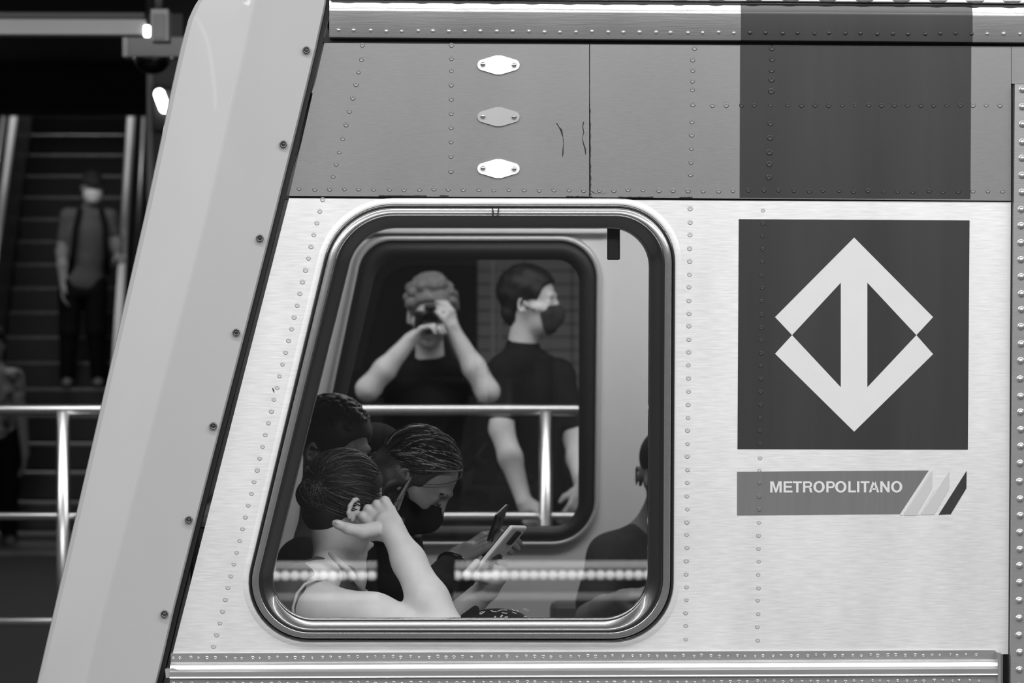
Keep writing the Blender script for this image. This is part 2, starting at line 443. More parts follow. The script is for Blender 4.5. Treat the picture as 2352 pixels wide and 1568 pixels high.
struct(box('wall_far', (-12, 31.0, -1.2), (12, 31.3, 9), M_fwall))
struct(box('ceiling_far', (-12, 3.2, 3.72), (12, 18.9, 3.95), M_fwall))
struct(box('trim_1', (-12, 18.95, 3.32), (12, 19.15, 3.95), mat('lintel', 36, .7, 0, .15, 3)))

# ================================================================== TRAIN
train = thing('train_carriage', (0.6, 1.3, 0), 'riveted stainless steel metro train carriage with slanted grey end pillar', 'train')
# --- slanted fairing pillar
rowsF = [(-160, 487, 622, 786), (-60, 470, 602, 763), (0, 456, 588, 750), (12, 448, 585, 748), (28, 440, 581, 745), (46, 432, 577, 741), (110, 415, 563, 727), (198, 395, 543, 706), (300, 374, 520, 681), (500, 331, 474, 631),
         (800, 262, 397, 554), (1100, 193, 318, 476), (1400, 124, 239, 400), (1568, 85, 197, 361), (1900, 8, 112, 281), (2350, -96, -2, 173)]
def sect(r):
    y, a, c, b = r; out = []
    for (x, d) in ((b, .06), (b, -.012), (b - 3, -.020), (c + 9, -.046), (c + 3, -.0475), (c - 3, -.0465), (c - 10, -.0435), (a + 14, -.026), (a + 4, -.018), (a, .0)):
        q = P(x, y, 0); out.append((q.x, d, q.z))
    q = P(a, y, 0); out.append((q.x + .02, .35, q.z)); out.append((q.x + .05, 2.4, q.z)); out.append((q.x + .22, 2.72, q.z))
    q = P(b, y, 0); out.append((q.x, 2.72, q.z)); out.append((q.x, 2.66, q.z)); out.append((q.x - .1, 2.3, q.z)); out.append((q.x - .1, .3, q.z))
    return out
V, Fc = [], []
for r in rowsF: V += sect(r)
n = len(sect(rowsF[0]))
for i in range(len(rowsF) - 1):
    for k in range(n):
        j = (k + 1) % n; Fc.append((i * n + k, i * n + j, (i + 1) * n + j, (i + 1) * n + k))
Fc.append(list(range(n))); Fc.append([(len(rowsF) - 1) * n + k for k in range(n)])
me = fix(me_from('pillar_fairing', V, Fc, True)); me.set_sharp_from_angle(angle=math.radians(30))
fair = link('pillar_fairing', me, M_fair, train); fair['label'] = 'light grey slanted fibreglass pillar with dark screws'
# black seal between pillar and panels
seal = [(b + 1, y) for (y, a, c, b) in rowsF] + [(b + 11, y) for (y, a, c, b) in rowsF][::-1]
pix_sheet('pillar_seal', seal, [], .003, .05, M_seal, train)
sm = lathe_me('fairing_screw', [(.0001, -.0022), (.0042, -.0022), (.0046, -.0012), (.0049, -.0042), (.0072, -.0038), (.0078, 0)], 18)
cross = box_me('screw_slot', (-.0028, -.0030, -.0007), (.0028, -.0022, .0007))
bm = bmesh.new(); bm.from_mesh(cross); bm.from_mesh(box_me('tmp', (-.0007, -.0030, -.0028), (.0007, -.0022, .0028))); bm.to_mesh(cross); bm.free()
sm.materials.append(M_screw); cross.materials.append(M_chrome)
for x, y in ((704, 115), (651, 331), (597, 547), (543, 763), (490, 978), (434, 1193), (378, 1409)):
    o = link('screw', sm, None, fair); p = P(x, y, -.0255); o.location = (p.x, -.0262, p.z); 
    o2 = link('screw_slot', cross, None, fair); o2.location = o.location; o2.rotation_euler = (0, random.random() * 1.5, 0)

# --- window outlines
WO = rquad([(773, 467), (1553, 468), (1548, 1475), (533, 1474)], [165, 134, 140, 138])
WI = rquad([(823, 523), (1493, 524), (1488, 1421), (601, 1421)], [112, 88, 104, 92])
WH = lerp2(WI, WO, .45)
# --- lower brushed panel with the window hole
lower = pix_sheet('side_panel', [(664, 455), (2322, 464), (2316, 1502), (396, 1502)], [WH], 0.0, .05, M_brush, train)
lower['label'] = 'bright brushed steel panel around the window'
# raised pressing around the window
ring('window_pressing', lerp2(WI, WO, .93), lerp2(WI, WO, 1.22), [(0, -.0006), (.2, -.0016), (.5, -.0015), (.8, -.0007), (1, .0002)], M_brush, train)
# --- upper panels
fas = [None, None]
fas[0] = pix_sheet('fascia_panel', [(745, 99), (1353, 102), (1353, 453), (664, 450)], [], -.004, .05, M_dull_shaded, train)
fas[1] = pix_sheet('fascia_panel', [(1355, 102), (2322, 107), (2322, 461), (1355, 453)], [], -.004, .05, M_dull_shaded, train)
pix_sheet('panel_joint', [(640, 449), (2322, 459), (2322, 468), (640, 458)], [], .004, .03, M_seal, train)
# --- cornice moulding above
def corn(xl, xr, off=0.0, name='cornice', m=M_rail):
    def yy(x, y): return y + (x - 750) / 1602 * 12
    rows = []
    for y, d in ((.5, .02), (1, -.0005), (2, -.0065), (7, -.0082), (13, -.0103), (18, -.0121), (21, -.0134), (23, -.0142), (24.5, -.0145), (27, -.0145), (84, -.0145), (86.5, -.0143), (88, -.011), (88.5, .02)):
        rows.append((xl, yy(xl, y), xr, yy(xr, y), d - off))
    return loft_rows(name, rows, m, train, n=1)
cor = corn(757, 2900, 0.0, 'cornice', mat('cornice_steel', 158, .26, .8, .07, 40, (.5, 1, 12), .05, var2=.08, scale2=6))
film1 = corn(1700, 2231, .0006, 'cornice_film', M_film)
film1['label'] = 'dark film band wrapped over the cornice'
pix_sheet('cornice_shadow_gap', [(742, 86), (2900, 102), (2900, 111), (742, 98)], [], .006, .04, M_seal, train)
# gutter above the cornice
def yy(x, y): return y + (x - 750) / 1602 * 12
gut = loft_rows('roof_gutter', [(760, yy(760, y), 2900, yy(2900, y), d) for y, d in ((-150, .10), (-60, .03), (-24, -.006), (-16, -.014), (-6, -.017), (-3, -.0168), (-2, -.015), (-1.5, .02))], M_rail, train)
gm = lathe_me('gutter_clip', [(.0001, -.004), (.006, -.0035), (.011, -.0015), (.012, 0)], 12)
gm.materials.append(M_rail)
for i in range(19):
    x = 800 + i * 84.5; o = link('gutter_clip', gm, None, gut); p = P(x, yy(x, -8), 0); o.location = (p.x, -.0166, p.z); o.scale = (1.6, 1, .5)
# --- dark film on the upper panel
film2 = pix_sheet('fascia_film', [(1700, 104), (2231, 107), (2229, 457), (1699, 454)], [], -.0046, -.0035, M_film, train)
film2['label'] = 'dark square film on the upper panel'
# --- emblem sign
emb = pix_sheet('emblem_field', [(1697, 503), (2227, 506), (2223, 1032), (1694, 1031)], [], -.0008, .0004, M_film, train)
emb['label'] = 'dark square sign with double arrow emblem'
cx, tp, bt = 1961.7, 545.4, 991
arrow = [[(cx, tp), (1780, 728), (1819, 769.4), (1931, 649), (cx, 649)], [(cx, tp), (cx, 649), (1992, 649), (2104.6, 769.4), (2143, 728)],
         [(1931, 649), (1931, 889), (1992, 889), (1992, 649)], [(cx, bt), (cx, 889), (1931, 889), (1819, 769.4), (1780, 812)], [(cx, bt), (2143, 813), (2104.6, 769.4), (1992, 889), (cx, 889)]]
def polys_me(name, polys, y0, y1):
    bm = bmesh.new()
    for pl in polys:
        a = [bm.verts.new((P(x, y, 0).x, y0, P(x, y, 0).z)) for x, y in pl]; b = [bm.verts.new((v.co.x, y1, v.co.z)) for v in a]
        bm.faces.new(a); bm.faces.new(b[::-1])
        for i in range(len(a)): j = (i + 1) % len(a); bm.faces.new((a[i], b[i], b[j], a[j]))
    bmesh.ops.recalc_face_normals(bm, faces=bm.faces); bmesh.ops.triangulate(bm, faces=bm.faces)
    me = bpy.data.meshes.new(name); bm.to_mesh(me); bm.free(); return me
link('double_arrow', polys_me('double_arrow', arrow, -.0013, -.0009), M_pale, emb)
# --- name strip
strip = pix_sheet('name_strip', [(1693, 1083), (2133, 1080), (2067, 1180), (1693, 1183)], [], -.0008, .0004, M_strip, train)
strip['label'] = 'grey name strip reading METROPOLITANO'
for pl, m in (([(2133, 1081), (2139, 1081), (2074, 1183), (2067, 1182)], M_pale), ([(2141, 1083), (2140.6, 1121), (2104, 1183), (2076, 1183)], M_pale2),
              ([(2180, 1082), (2180, 1121), (2145.5, 1181), (2115, 1182)], M_pale2), ([(2140.6, 1123), (2148, 1123), (2113, 1182), (2106, 1182)], M_pale),
              ([(2220, 1081), (2219.5, 1121), (2183.5, 1180.5), (2156, 1181.5)], M_film)):
    link('slanted_stripe', polys_me('slanted_stripe', [pl], -.0009, .0003), m, strip)
def letter(ch):
    t = .19
    def ringp(cx, cy, rx, ry, tx, ty, a0, a1, n=24):
        out = []
        for i in range(n):
            u, v = [math.radians(a0 + (a1 - a0) * q / n) for q in (i, i + 1)]
            out.append([(cx + rx * math.cos(u), cy + ry * math.sin(u)), (cx + rx * math.cos(v), cy + ry * math.sin(v)), (cx + (rx - tx) * math.cos(v), cy + (ry - ty) * math.sin(v)), (cx + (rx - tx) * math.cos(u), cy + (ry - ty) * math.sin(u))])
        return out
    R = lambda x0, y0, x1, y1: [(x0, y0), (x1, y0), (x1, y1), (x0, y1)]
    if ch == 'M': return [R(0, 0, .2, 1), R(.8, 0, 1, 1), [(.2, 1), (.2, .72), (.42, 0), (.5, 0), (.5, .3), (.29, 1)], [(.8, 1), (.71, 1), (.5, .3), (.5, 0), (.58, 0), (.8, .72)]]
    if ch == 'E': return [R(0, 0, .25, 1), R(.25, .83, .97, 1), R(.25, .43, .92, .59), R(.25, 0, 1, .17)]
    if ch == 'T': return [R(0, .83, 1, 1), R(.37, 0, .63, .83)]
    if ch == 'L': return [R(0, 0, .3, 1), R(.3, 0, 1, .17)]
    if ch == 'I': return [R(0, 0, 1, 1)]
    if ch == 'A': return [[(0, 0), (.22, 0), (.58, 1), (.37, 1)], [(1, 0), (.78, 0), (.42, 1), (.63, 1)], R(.27, .22, .73, .37)]
    if ch == 'N': return [R(0, 0, .24, 1), R(.76, 0, 1, 1), [(.24, 1), (.24, .64), (.76, 0), (.76, .36)]]
    if ch == 'O': return ringp(.5, .5, .5, .52, .23, .17, 0, 360, 36)
    if ch == 'P': return [R(0, 0, .26, 1), R(.26, .83, .62, 1), R(.26, .37, .62, .54)] + ringp(.62, .685, .38, .315, .24, .16, -90, 90, 14)
    if ch == 'R': return [R(0, 0, .24, 1), R(.24, .83, .6, 1), R(.24, .42, .6, .58)] + ringp(.6, .71, .36, .29, .23, .15, -90, 90, 14) + [[(.48, .42), (.72, .46), (.9, .36), (.93, .12), (1.0, 0), (.74, 0), (.69, .1), (.67, .3), (.58, .42)]]
LX = [('M', 360, 440), ('E', 453, 515), ('T', 517, 580), ('R', 588, 654), ('O', 660, 739), ('P', 750, 809), ('O', 811, 890), ('L', 903, 956), ('I', 963, 980), ('T', 988, 1050), ('A', 1046, 1118), ('N', 1125, 1190), ('O', 1200, 1278)]
for ch, a, b in LX:
    x0, x1 = 1650 + a / 3.027, 1650 + b / 3.027; y0 = 1130.6 - (x0 - 1769) * .001; hgt = 25.6
    link('letter', polys_me('letter', [[(x0 + u * (x1 - x0), y0 - v * hgt) for u, v in pl] for pl in letter(ch)], -.0013, -.0007), M_pale, strip)
M_weld = mat('weld_spot', 176, .5, .4, .06, 60)
# --- rivets, every weld dimple and rivet a piece of its panel
dim = lathe_me('weld_dimple', [(.0001, -.00005), (.0020, -.00006), (.0030, -.00030), (.0037, -.00034), (.0052, 0)], 14)
dom = lathe_me('rivet_head', [(.0001, -.0030), (.0018, -.0027), (.0034, -.0016), (.0042, -.0004), (.0045, 0)], 14)
def rivet(x, y, d, parent, me, m, s=1.0):
    key = me.name + m.name
    if key not in MATS:
        q = me.copy(); q.materials.append(m); MATS[key] = q
    o = link('rivet', MATS[key], None, parent); p = P(x, y, 0); o.location = (p.x, d, p.z)
    s *= random.uniform(.92, 1.1); o.scale = (s, 1, s); return o
J = lambda a=1.2: random.uniform(-a, a)
for i in range(44):
    x = 778 + 36.3 * i; dk = 1699 < x < 2232
    rivet(x + J(2), 71.5 + (x - 778) * .0055 + J(), -.0145 - (.0006 if dk else 0), film1 if dk else cor, dom, M_film if dk else M_rail)
for x, y in ((1130, 272), (1125, 358), (1107, 433), (1092, 507), (1073, 588), (1052, 668), (1032, 750), (1012, 832), (991, 912), (973, 985), (955, 1058)):
    rivet(400 + x / 2.613, y / 2.613, -.004, fas[0], dim, M_dull_shaded)
for y in (104, 135, 163, 195, 228, 261, 293, 326, 359, 393): rivet(1037 - (y - 104) * .004, y, -.004, fas[0], dim, M_dull_shaded)
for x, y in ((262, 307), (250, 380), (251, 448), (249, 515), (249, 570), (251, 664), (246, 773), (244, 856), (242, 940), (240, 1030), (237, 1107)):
    rivet(1500 + x / 2.761, y / 2.761, -.004, fas[1], dim, M_dull_shaded)
for x in (376, 463, 560, 641, 745, 852, 940, 1026, 1112, 1198, 1282, 1366, 1447, 1528, 1610, 1697, 1777, 1861, 1946, 2027, 2110, 2198):
    X = 1500 + x / 2.761; dk = 1699 < X < 2230; rivet(X, 241.5 + J(.6), -.0046 if dk else -.004, film2 if dk else fas[1], dim, M_film if dk else M_dull_shaded)
for x, y in ((752, 307), (754, 376), (751, 446), (750, 504), (748, 578), (743, 782), (741, 873), (737, 965), (736, 1040), (733, 1124)):
    rivet(1500 + x / 2.761, y / 2.761, -.0046, film2, dim, M_film, 1.25)
for i in range(48):
    x = 687 + 34.4 * i; dk = 1699 < x < 2230
    rivet(x + J(2), 434 + (x - 687) * .0035 + J(), -.0046 if dk else -.004, film2 if dk else fas[0 if x < 1354 else 1], dim, M_film if dk else M_dull_shaded)
for i in range(39):
    y = 458 + 27.0 * i; rivet(742 - (y - 456) * .2439 + J(.8), y, 0, lower, dim, M_weld)
for i in range(34):
    y = 480 + 29.9 * i; rivet(1585 - (y - 480) * .0101 + J(.8), y + J(), 0, lower, dim, M_weld)
for i in range(34):
    y = 482 + 29.9 * i; X = 1752 - (y - 482) * .0122
    on = 503 < y < 1031; on2 = 1083 < y < 1182
    rivet(X + J(.8), y + J(), -.0008 if on or on2 else 0, emb if on else strip if on2 else lower, dim, M_film if on else M_strip if on2 else M_weld, .9)
# --- diamond cover plates
for k, cy in enumerate((149, 268, 387)):
    o = [(1145 + 0, cy - 22)]
    pts = [(1139, cy - 22), (1151, cy - 22)]
    for i in range(9):
        a = math.radians(-68 + i * 17); pts.append((1181 + 12.5 * math.cos(a), cy + 12.5 * math.sin(a)))
    pts += [(1151, cy + 22), (1139, cy + 22)]
    for i in range(9):
        a = math.radians(112 + i * 17); pts.append((1109 + 12.5 * math.cos(a), cy + 12.5 * math.sin(a)))
    pl = pix_sheet('diamond_plate', pts, [], -.0072, -.003, mat('plate_steel', 226, .45, .35, .02, 30), train)
    if k == 1:
        pl.data.materials.clear(); pl.data.materials.append(mat('plate_steel_dull', 165, .4, .4, .03, 30))
    dm = lathe_me('plate_rivet', [(.0001, -.0048), (.0025, -.0044), (.0043, -.003), (.0052, -.001), (.0054, 0)], 16); dm.materials.append(M_chrome)
    for dx in (-36, 35.5):
        r = link('rivet', dm, None, pl); p = P(1145 + dx, cy + (1 if dx > 0 else -.5), 0); r.location = (p.x, -.0072, p.z)
# --- grime along the joint
def smear(pts, wds, parent=train, y=-.0046):
    L, Rr = [], []
    for (x, yy_), w_ in zip(pts, wds): L.append((x - w_ * random.uniform(.3, 1), yy_)); Rr.append((x + w_ * random.uniform(.3, 1), yy_))
    link('scuff_mark', polys_me('scuff_mark', [[L[i], L[i + 1], Rr[i + 1], Rr[i]] for i in range(len(L) - 1)], y, y + .0005), M_grime, parent)
smear([(1354, 105 + i * 9) for i in range(16)], [.9 + (i % 3 == 0) * .4 for i in range(16)])
smear([(1355, 250 + i * 6) for i in range(34)], [1.0 + i * .055 + random.random() for i in range(34)])
smear([(1278, 283), (1283, 291), (1288, 298), (1291, 306), (1293, 316)], [1.5, 2.5, 3, 2.2, 1])
smear([(1293, 318), (1294, 330), (1293, 342), (1293, 352), (1292, 360)], [1, .8, 1.2, 1.8, 1])
smear([(1340, 280), (1338, 292), (1341, 304), (1337, 316), (1340, 330), (1344, 342), (1345, 355)], [1.5, 2.2, 1.4, 1, 1.8, 1.6, .8])
smear([(1357, 438), (1364, 443), (1374, 445), (1384, 445), (1394, 444)], [1.5, 2, 2, 1.5, .5])
for x0, x1, yb in ((870, 980, 449.5), (1010, 1030, 449.5), (1300, 1360, 451.5), (1420, 1500, 452.5), (1560, 1590, 453)):
    link('scuff_mark', polys_me('scuff_mark', [[(x0 + i * (x1 - x0) / 8, yb - 1.4 * random.random()), (x0 + (i + 1) * (x1 - x0) / 8, yb - 1.6 * random.random()), (x0 + (i + 1) * (x1 - x0) / 8, yb + 1.5), (x0 + i * (x1 - x0) / 8, yb + 1.5)] for i in range(8)], -.0046, -.004), M_grime, train)
smear([(626, 890), (628, 895), (630, 901)], [1, 2.2, 1], y=-.0006)
# --- rail moulding under the window
def yb(x, y): return y - (x - 390) / 1900 * 7.5
def railrows(xl, xr, prof): return [(xl, yb(xl, y), xr, yb(xr, y), d) for y, d in prof]
rail = loft_rows('rub_rail', railrows(393, 2286, ((1499, .02), (1499.5, -.006), (1520, -.006), (1521.5, -.018), (1523, -.021), (1527, -.0232), (1532, -.0262), (1536, -.0288), (1538, -.0325), (1539, -.0335), (1549, -.0335), (1550.5, -.035), (1552.5, -.036), (1554.5, -.035), (1556, -.033), (1557, -.031), (1600, -.031), (1602, -.0312), (1612, -.028), (1626, -.0335), (1636, -.030), (1637, -.006), (1680, -.006), (1680.5, .02))), M_rail, train)
rail['label'] = 'polished rub rail ribs below the window'
V, Fc = [], []
def dents(y, x0, x1, n, dz=0.0):
    for i in range(n):
        x = x0 + (x1 - x0) * i / (n - 1) + J(3); p = P(x, yb(x, y) + J(1.5), 0); b0 = len(V); r = random.uniform(.0028, .0042)
        for rr, d in ((r * .35, -.0062), (r * .7, -.0076), (r, -.006)):
            for k in range(8): a = k * math.pi / 4; V.append((p.x + rr * math.cos(a), d + dz, p.z + rr * math.sin(a)))
        for q in range(2):
            for k in range(8): j = (k + 1) % 8; Fc.append((b0 + q * 8 + k, b0 + q * 8 + j, b0 + q * 8 + 8 + j, b0 + q * 8 + 8 + k))
        Fc.append([b0 + k for k in range(8)])
dents(1510, 396, 2240, 92); dents(1566, 400, 2240, 92, -.025)
link('weld_dents', fix(me_from('weld_dents', V, Fc, True)), M_rail, rail)['kind'] = 'stuff'
link('rail_end', polys_me('rail_end', [[(2284, 1494), (2291, 1494), (2291, 1700), (2284, 1700)]], -.036, .0), M_rail, rail)
pix_sheet('skirt_panel', [(330, 1676), (2316, 1674), (2316, 2600), (120, 2600)], [], 0, .05, M_brush, train)
# flared left end of the rail
V = [P(382, 1535, 0), P(402, 1524, 0), P(402, 1545, 0), P(382, 1541, 0)]
link('rail_end', polys_me('rail_end', [[(382, 1533), (400, 1530), (424, 1539), (424, 1550), (384, 1552)]], -.030, -.004), M_bright, rail)
# --- door post on the right and door
post = pix_sheet('door_post', [(2331, 193), (2420, 193), (2420, 2600), (2318, 2600), (2321, 1568)], [], -.016, .05, M_rail, train)
link('post_gap', polys_me('post_gap', [[(2322, 190), (2330, 190), (2322, 1568), (2314, 1568)], [(2322, 1568), (2314, 1568), (2310, 2600), (2318, 2600)]], .004, .05), M_seal, train)
prv = lathe_me('post_rivet', [(.0001, -.0052), (.0025, -.0048), (.0048, -.0034), (.006, -.0012), (.0062, -.0006), (.0075, -.0002), (.0078, 0)], 16); prv.materials.append(M_rail)
y = 207
while y < 1620:
    o = link('rivet', prv, None, post); p = P(2344.5 - (y - 200) * .0055 + J(1.2), y, 0); o.location = (p.x, -.016, p.z); y += random.uniform(36, 42)
pix_sheet('door_leaf', [(2421, 193), (3300, 193), (3300, 2600), (2421, 2600)], [], -.002, .04, M_brush, train)
pix_sheet('fascia_panel', [(2323, 107), (3300, 110), (3300, 192), (2323, 192)], [], -.004, .05, M_dull_shaded, train)
# --- near window: rubber, beads, pane
gask = ring('window_gasket', WI, lerp2(WI, WO, .80), [(0, .03), (0, .0), (.03, -.004), (.12, -.0068), (.3, -.0112), (.45, -.0145), (.58, -.0165), (.68, -.0165), (.72, -.013), (.86, -.010), (.95, -.006), (1, .001), (1, .02)], M_rubber, train)
gask['label'] = 'black rubber gasket with glossy bead'
ring('gasket_bead', lerp2(WI, WO, .55), lerp2(WI, WO, .82), [(0, -.0168), (.05, -.0177), (.15, -.0179), (.4, -.0171), (.65, -.0160), (.85, -.0149), (.95, -.013), (1, -.006)], mat('rubber_bead', 150, .22, .72, .06, 60, spec=1.0), gask)
ring('gasket_lip', lerp2(WI, WO, .83), lerp2(WI, WO, .99), [(0, .004), (.1, -.004), (.3, -.0065), (.6, -.0065), (.85, -.0045), (1, .002)], M_rubber, gask)
for dx in (-8, 7):
    link('gasket_joint', polys_me('gasket_joint', [[(1138 + dx - 1.5, 478), (1138 + dx + 1.5, 478), (1138 + dx * .6 + 1.5, 494), (1138 + dx * .6 - 1.5, 494)]], -.0275, -.02), M_seal, gask)
pane = pix_sheet('window_pane', lerp2(WI, WO, .3), [], .012, .012001, M_glass, train)
bm = bmesh.new(); bm.verts.ensure_lookup_table()
pl = [P(x, y, 0) for x, y in lerp2(WI, WO, .3)]; vs = [bm.verts.new((q.x, .012, q.z)) for q in pl]; bm.faces.new(vs); bm.to_mesh(pane.data); bm.free()
pane['label'] = 'clear window pane with reflections of the platform'
latch = box('window_latch', (P(1395, 0, .05).x, .045, P(0, 596, .05).z), (P(1424, 0, .05).x, .06, P(0, 505, .05).z), M_seal, train, .003)
# --- interior shell
YF = 2.70
FO = rquad([(836, 552), (1372, 552), (1365, 1244), (691, 1244)], [78, 88, 98, 60])
FI = rquad([(868, 596), (1332, 596), (1330, 1210), (727, 1210)], [62, 52, 60, 45])
def pix_ring_far(nm, A, B, prof, m, par): return ring(nm, A, B, prof, m, par, ref=YF)
farw = pix_sheet('interior_wall', [(620, 300), (1950, 300), (1950, 2100), (430, 2100)], [lerp2(FI, FO, .6)], YF, YF + .06, M_liner, train)
g2 = pix_ring_far('window_gasket', FI, FO, [(0, YF + .05), (0, YF - .002), (.15, YF - .012), (.5, YF - .018), (.8, YF - .014), (1, YF - .002)], mat('rubber_matt', 22, .55, 0, .06, 60), train)
pix_ring_far('window_trim', lerp2(FI, FO, .96), lerp2(FI, FO, 1.33), [(0, YF - .001), (.05, YF - .016), (.3, YF - .02), (.7, YF - .017), (.95, YF - .008), (1, YF + .001)], M_trim, train)
pane2 = pix_sheet('window_pane', lerp2(FI, FO, .3), [], YF + .03, YF + .031, M_glass2, train)
pan = [P(x, y, YF) for x, y in lerp2(FI, FO, .3)]
bm = bmesh.new(); vs = [bm.verts.new((q.x, YF + .03, q.z)) for q in pan]; bm.faces.new(vs); pane2.data.clear_geometry(); bm.to_mesh(pane2.data); bm.free()
pane2.data.materials.clear(); pane2.data.materials.append(M_glass2)
# ledge over the far window
box('wall_ledge', (P(700, 0, YF).x, YF - .03, P(0, 536, YF).z), (P(1400, 0, YF).x, YF, P(0, 531, YF).z), M_trim, train, .002)
xl, xr = P(250, 735, 0).x, 2.6
box('carriage_floor', (-.75, .06, -.1), (3.4, 2.66, 0), M_seat, train)
box('carriage_ceiling', (P(745, 0, 0).x, .055, 2.30), (3.4, 2.75, 2.42), M_liner, train)
box('carriage_bulkhead', (1.35, .06, 0), (1.39, 2.68, 2.30), M_liner, train)
# a sloped cab lining that closes the left end
a, b = P(790, 300, 1.3), P(380, 1900, 1.3)
V = [(a.x - .02, .06, a.z), (a.x - .02, 2.66, a.z), (b.x - .12, 2.66, b.z), (b.x - .12, .06, b.z)]; V += [(x - .03, y, z) for x, y, z in V]
link('cab_lining', fix(me_from('cab_lining', V, [(0, 1, 2, 3), (4, 5, 6, 7), (0, 1, 5, 4), (1, 2, 6, 5), (2, 3, 7, 6), (3, 0, 4, 7)])), M_seat, train)
# roof shell
V, Fc = [], []
for i in range(9):
    a = math.pi * i / 8; V += [(P(700, 0, 0).x, 1.35 - 1.32 * math.cos(a), 2.38 + .34 * math.sin(a)), (3.4, 1.35 - 1.32 * math.cos(a), 2.38 + .34 * math.sin(a))]
for i in range(8): Fc.append((2 * i, 2 * i + 1, 2 * i + 3, 2 * i + 2))
Fc.append([2 * i for i in range(9)]); link('roof', fix(me_from('roof', V, Fc, True)), M_dull_shaded, train)
# seats
def seat(name, lo, hi, back_x0, back_x1, zt, label):
    t = thing(name, ((lo[0] + hi[0]) / 2, (lo[1] + hi[1]) / 2, 0), label, 'seat')
    box('cushion', (lo[0], lo[1], .38), (hi[0], hi[1], .45), M_seat, t, .02)
    bk = box('backrest', (back_x0, lo[1], .40), (back_x1, hi[1], zt), M_seat, t, .02)
    box('top_rail', (back_x0 - .004, lo[1], zt - .035), (back_x1 + .006, hi[1], zt + .002), mat('seat_rail', 130, .4, .3, .03, 20), bk, .012)
    for yy_ in (lo[1] + .08, hi[1] - .08): box('leg', (lo[0] + .1, yy_ - .02, 0), (lo[0] + .16, yy_ + .02, .38), M_trim, t, .005)
    return t
seat('bench_seat', (-.44, .10, 0), (0.02, 1.15, 0), -.50, -.445, 1.21, 'plastic transverse bench seat behind the leaning woman')
t = thing('bench_seat', (.72, 2.45, 0), 'plastic bench seat along the far wall under the man in dark tee', 'seat')
box('cushion', (.35, 2.24, .38), (1.30, 2.66, .45), M_seat, t, .02); box('backrest', (.35, 2.60, .45), (1.30, 2.66, .80), M_seat, t, .02); box('leg', (.5, 2.3, 0), (.56, 2.36, .38), M_trim, t, .005); box('leg', (1.1, 2.3, 0), (1.16, 2.36, .38), M_trim, t, .005)
# ================================================================== PEOPLE IN THE CARRIAGE
def person(label, loc, group=None): return thing('person', loc, label, 'person', group)
def leg_seated(S, pelvis, fwd, infl=0, lower=True, knee=.44, seat_z=None, spread=.1):
    f, l = basis(fwd); p = Vector(pelvis)
    for s in (-1, 1):
        h = p + l * s * .09 - Vector((0, 0, .03)); k = h + f * knee + l * s * (spread - .09) + Vector((0, 0, .02)); a = Vector((k.x, k.y, .09)) - f * .02
        S.cap(h, k, .08 + infl, .058 + infl); S.cap(k, a, .056 + infl, .038 + infl)
        if not infl: S.cap(a - f * .04 - Vector((0, 0, .05)), a + f * .15 - Vector((0, 0, .055)), .036, .032)
    return
# ---------- A: woman leaning on her fist by the window
A = person('woman in grey tank top resting her raised fist against her head', P(745, 1500, .42) * 1 - Vector((0, 0, 0)))
A.location.z = 0
HA = frame(P(790, 1160, .40), (math.cos(math.radians(30)) * .93, math.sin(math.radians(30)) * .93, -.34), (.25, .12, 1), .90)
neckA = P(782, 1322, .44); pelA = Vector((P(700, 0, .45).x - .05, .45, .52))
shR, elR, wrR = P(716, 1396, .235), P(1034, 1464, .15), P(902, 1220, .27)
S = Sdf(.022); head_prims(S, HA, True, neckA, .046)
fA, lA = torso(S, neckA + Vector((0, 0, -.015)), pelA, (1, .05), w=.155, d=.095)
S.cap(neckA, shR + Vector((0, .06, .045)), .05, .05, .04)
S.chain([shR + Vector((.0, .04, .004)), shR, shR.lerp(elR, .45) + Vector((0, 0, .008)), elR], [.05, .055, .047, .037], .03)
mid = elR.lerp(wrR, .33) + Vector((-.006, 0, .004))
S.chain([elR, mid, elR.lerp(wrR, .72), wrR], [.040, .0425, .034, .0262], .02)
shL = neckA + lA * .16 + Vector((0, 0, -.06)); elL = P(965, 1500, .62); wrL = P(1118, 1352, .50)
S.chain([shL, shL.lerp(elL, .5), elL], [.05, .045, .036]); S.chain([elL, elL.lerp(wrL, .35), wrL], [.037, .038, .026])
leg_seated(S, pelA, (1, .05))
# raised fist
kn = P(851, 1158, .30); X = (kn - wrR); Y = P(820, 1186, .30) - P(884, 1146, .30)
MH = frame(wrR, X, (0, -1, 0)); 
z = X.cross(Y).normalized(); x = X.normalized(); y = z.cross(x)
tl = .18; z2 = (z * math.cos(tl) + x * math.sin(tl) * 0 + y * 0).normalized()
MH = Matrix(((x.x, y.x, z.x, wrR.x), (x.y, y.y, z.y, wrR.y), (x.z, y.z, z.z, wrR.z), (0, 0, 0, 1))) @ Matrix.Rotation(.30, 4, 'Y') @ Matrix.Scale(.95, 4)
hand_prims(S, MH, 1, ((.75, 1.75, 1.0), (.85, 1.75, 1.0), (.95, 1.75, 1.0), (1.0, 1.75, 1.0)), thumb=((.02, .03, 0), (.03, .045, 0), (.035, .05, 0)), spread=.0)
for i in range(4):   # the knuckle bumps
    S.mcap(MH, (.086 - .006 * abs(i - 1), HAND_Y[i], .011), (.088 - .006 * abs(i - 1), HAND_Y[i], .010), .0095, k=.0035)
th = [P(858, 1215, .262), P(832, 1220, .245), P(800, 1214, .238), P(776, 1204, .240), P(769, 1201, .242)]
S.chain(th, [.017, .0145, .0118, .0092, .0070], .006)
bodyA = link('body', S.mesh('body', .0031), M_skin, A)
nail = Sdf(.002); nail.ell(frame(P(777, 1201, .2305), P(770, 1199, .236) - P(790, 1208, .235), (0, -1, 0)), (0, 0, 0), (.0068, .0045, .0022))
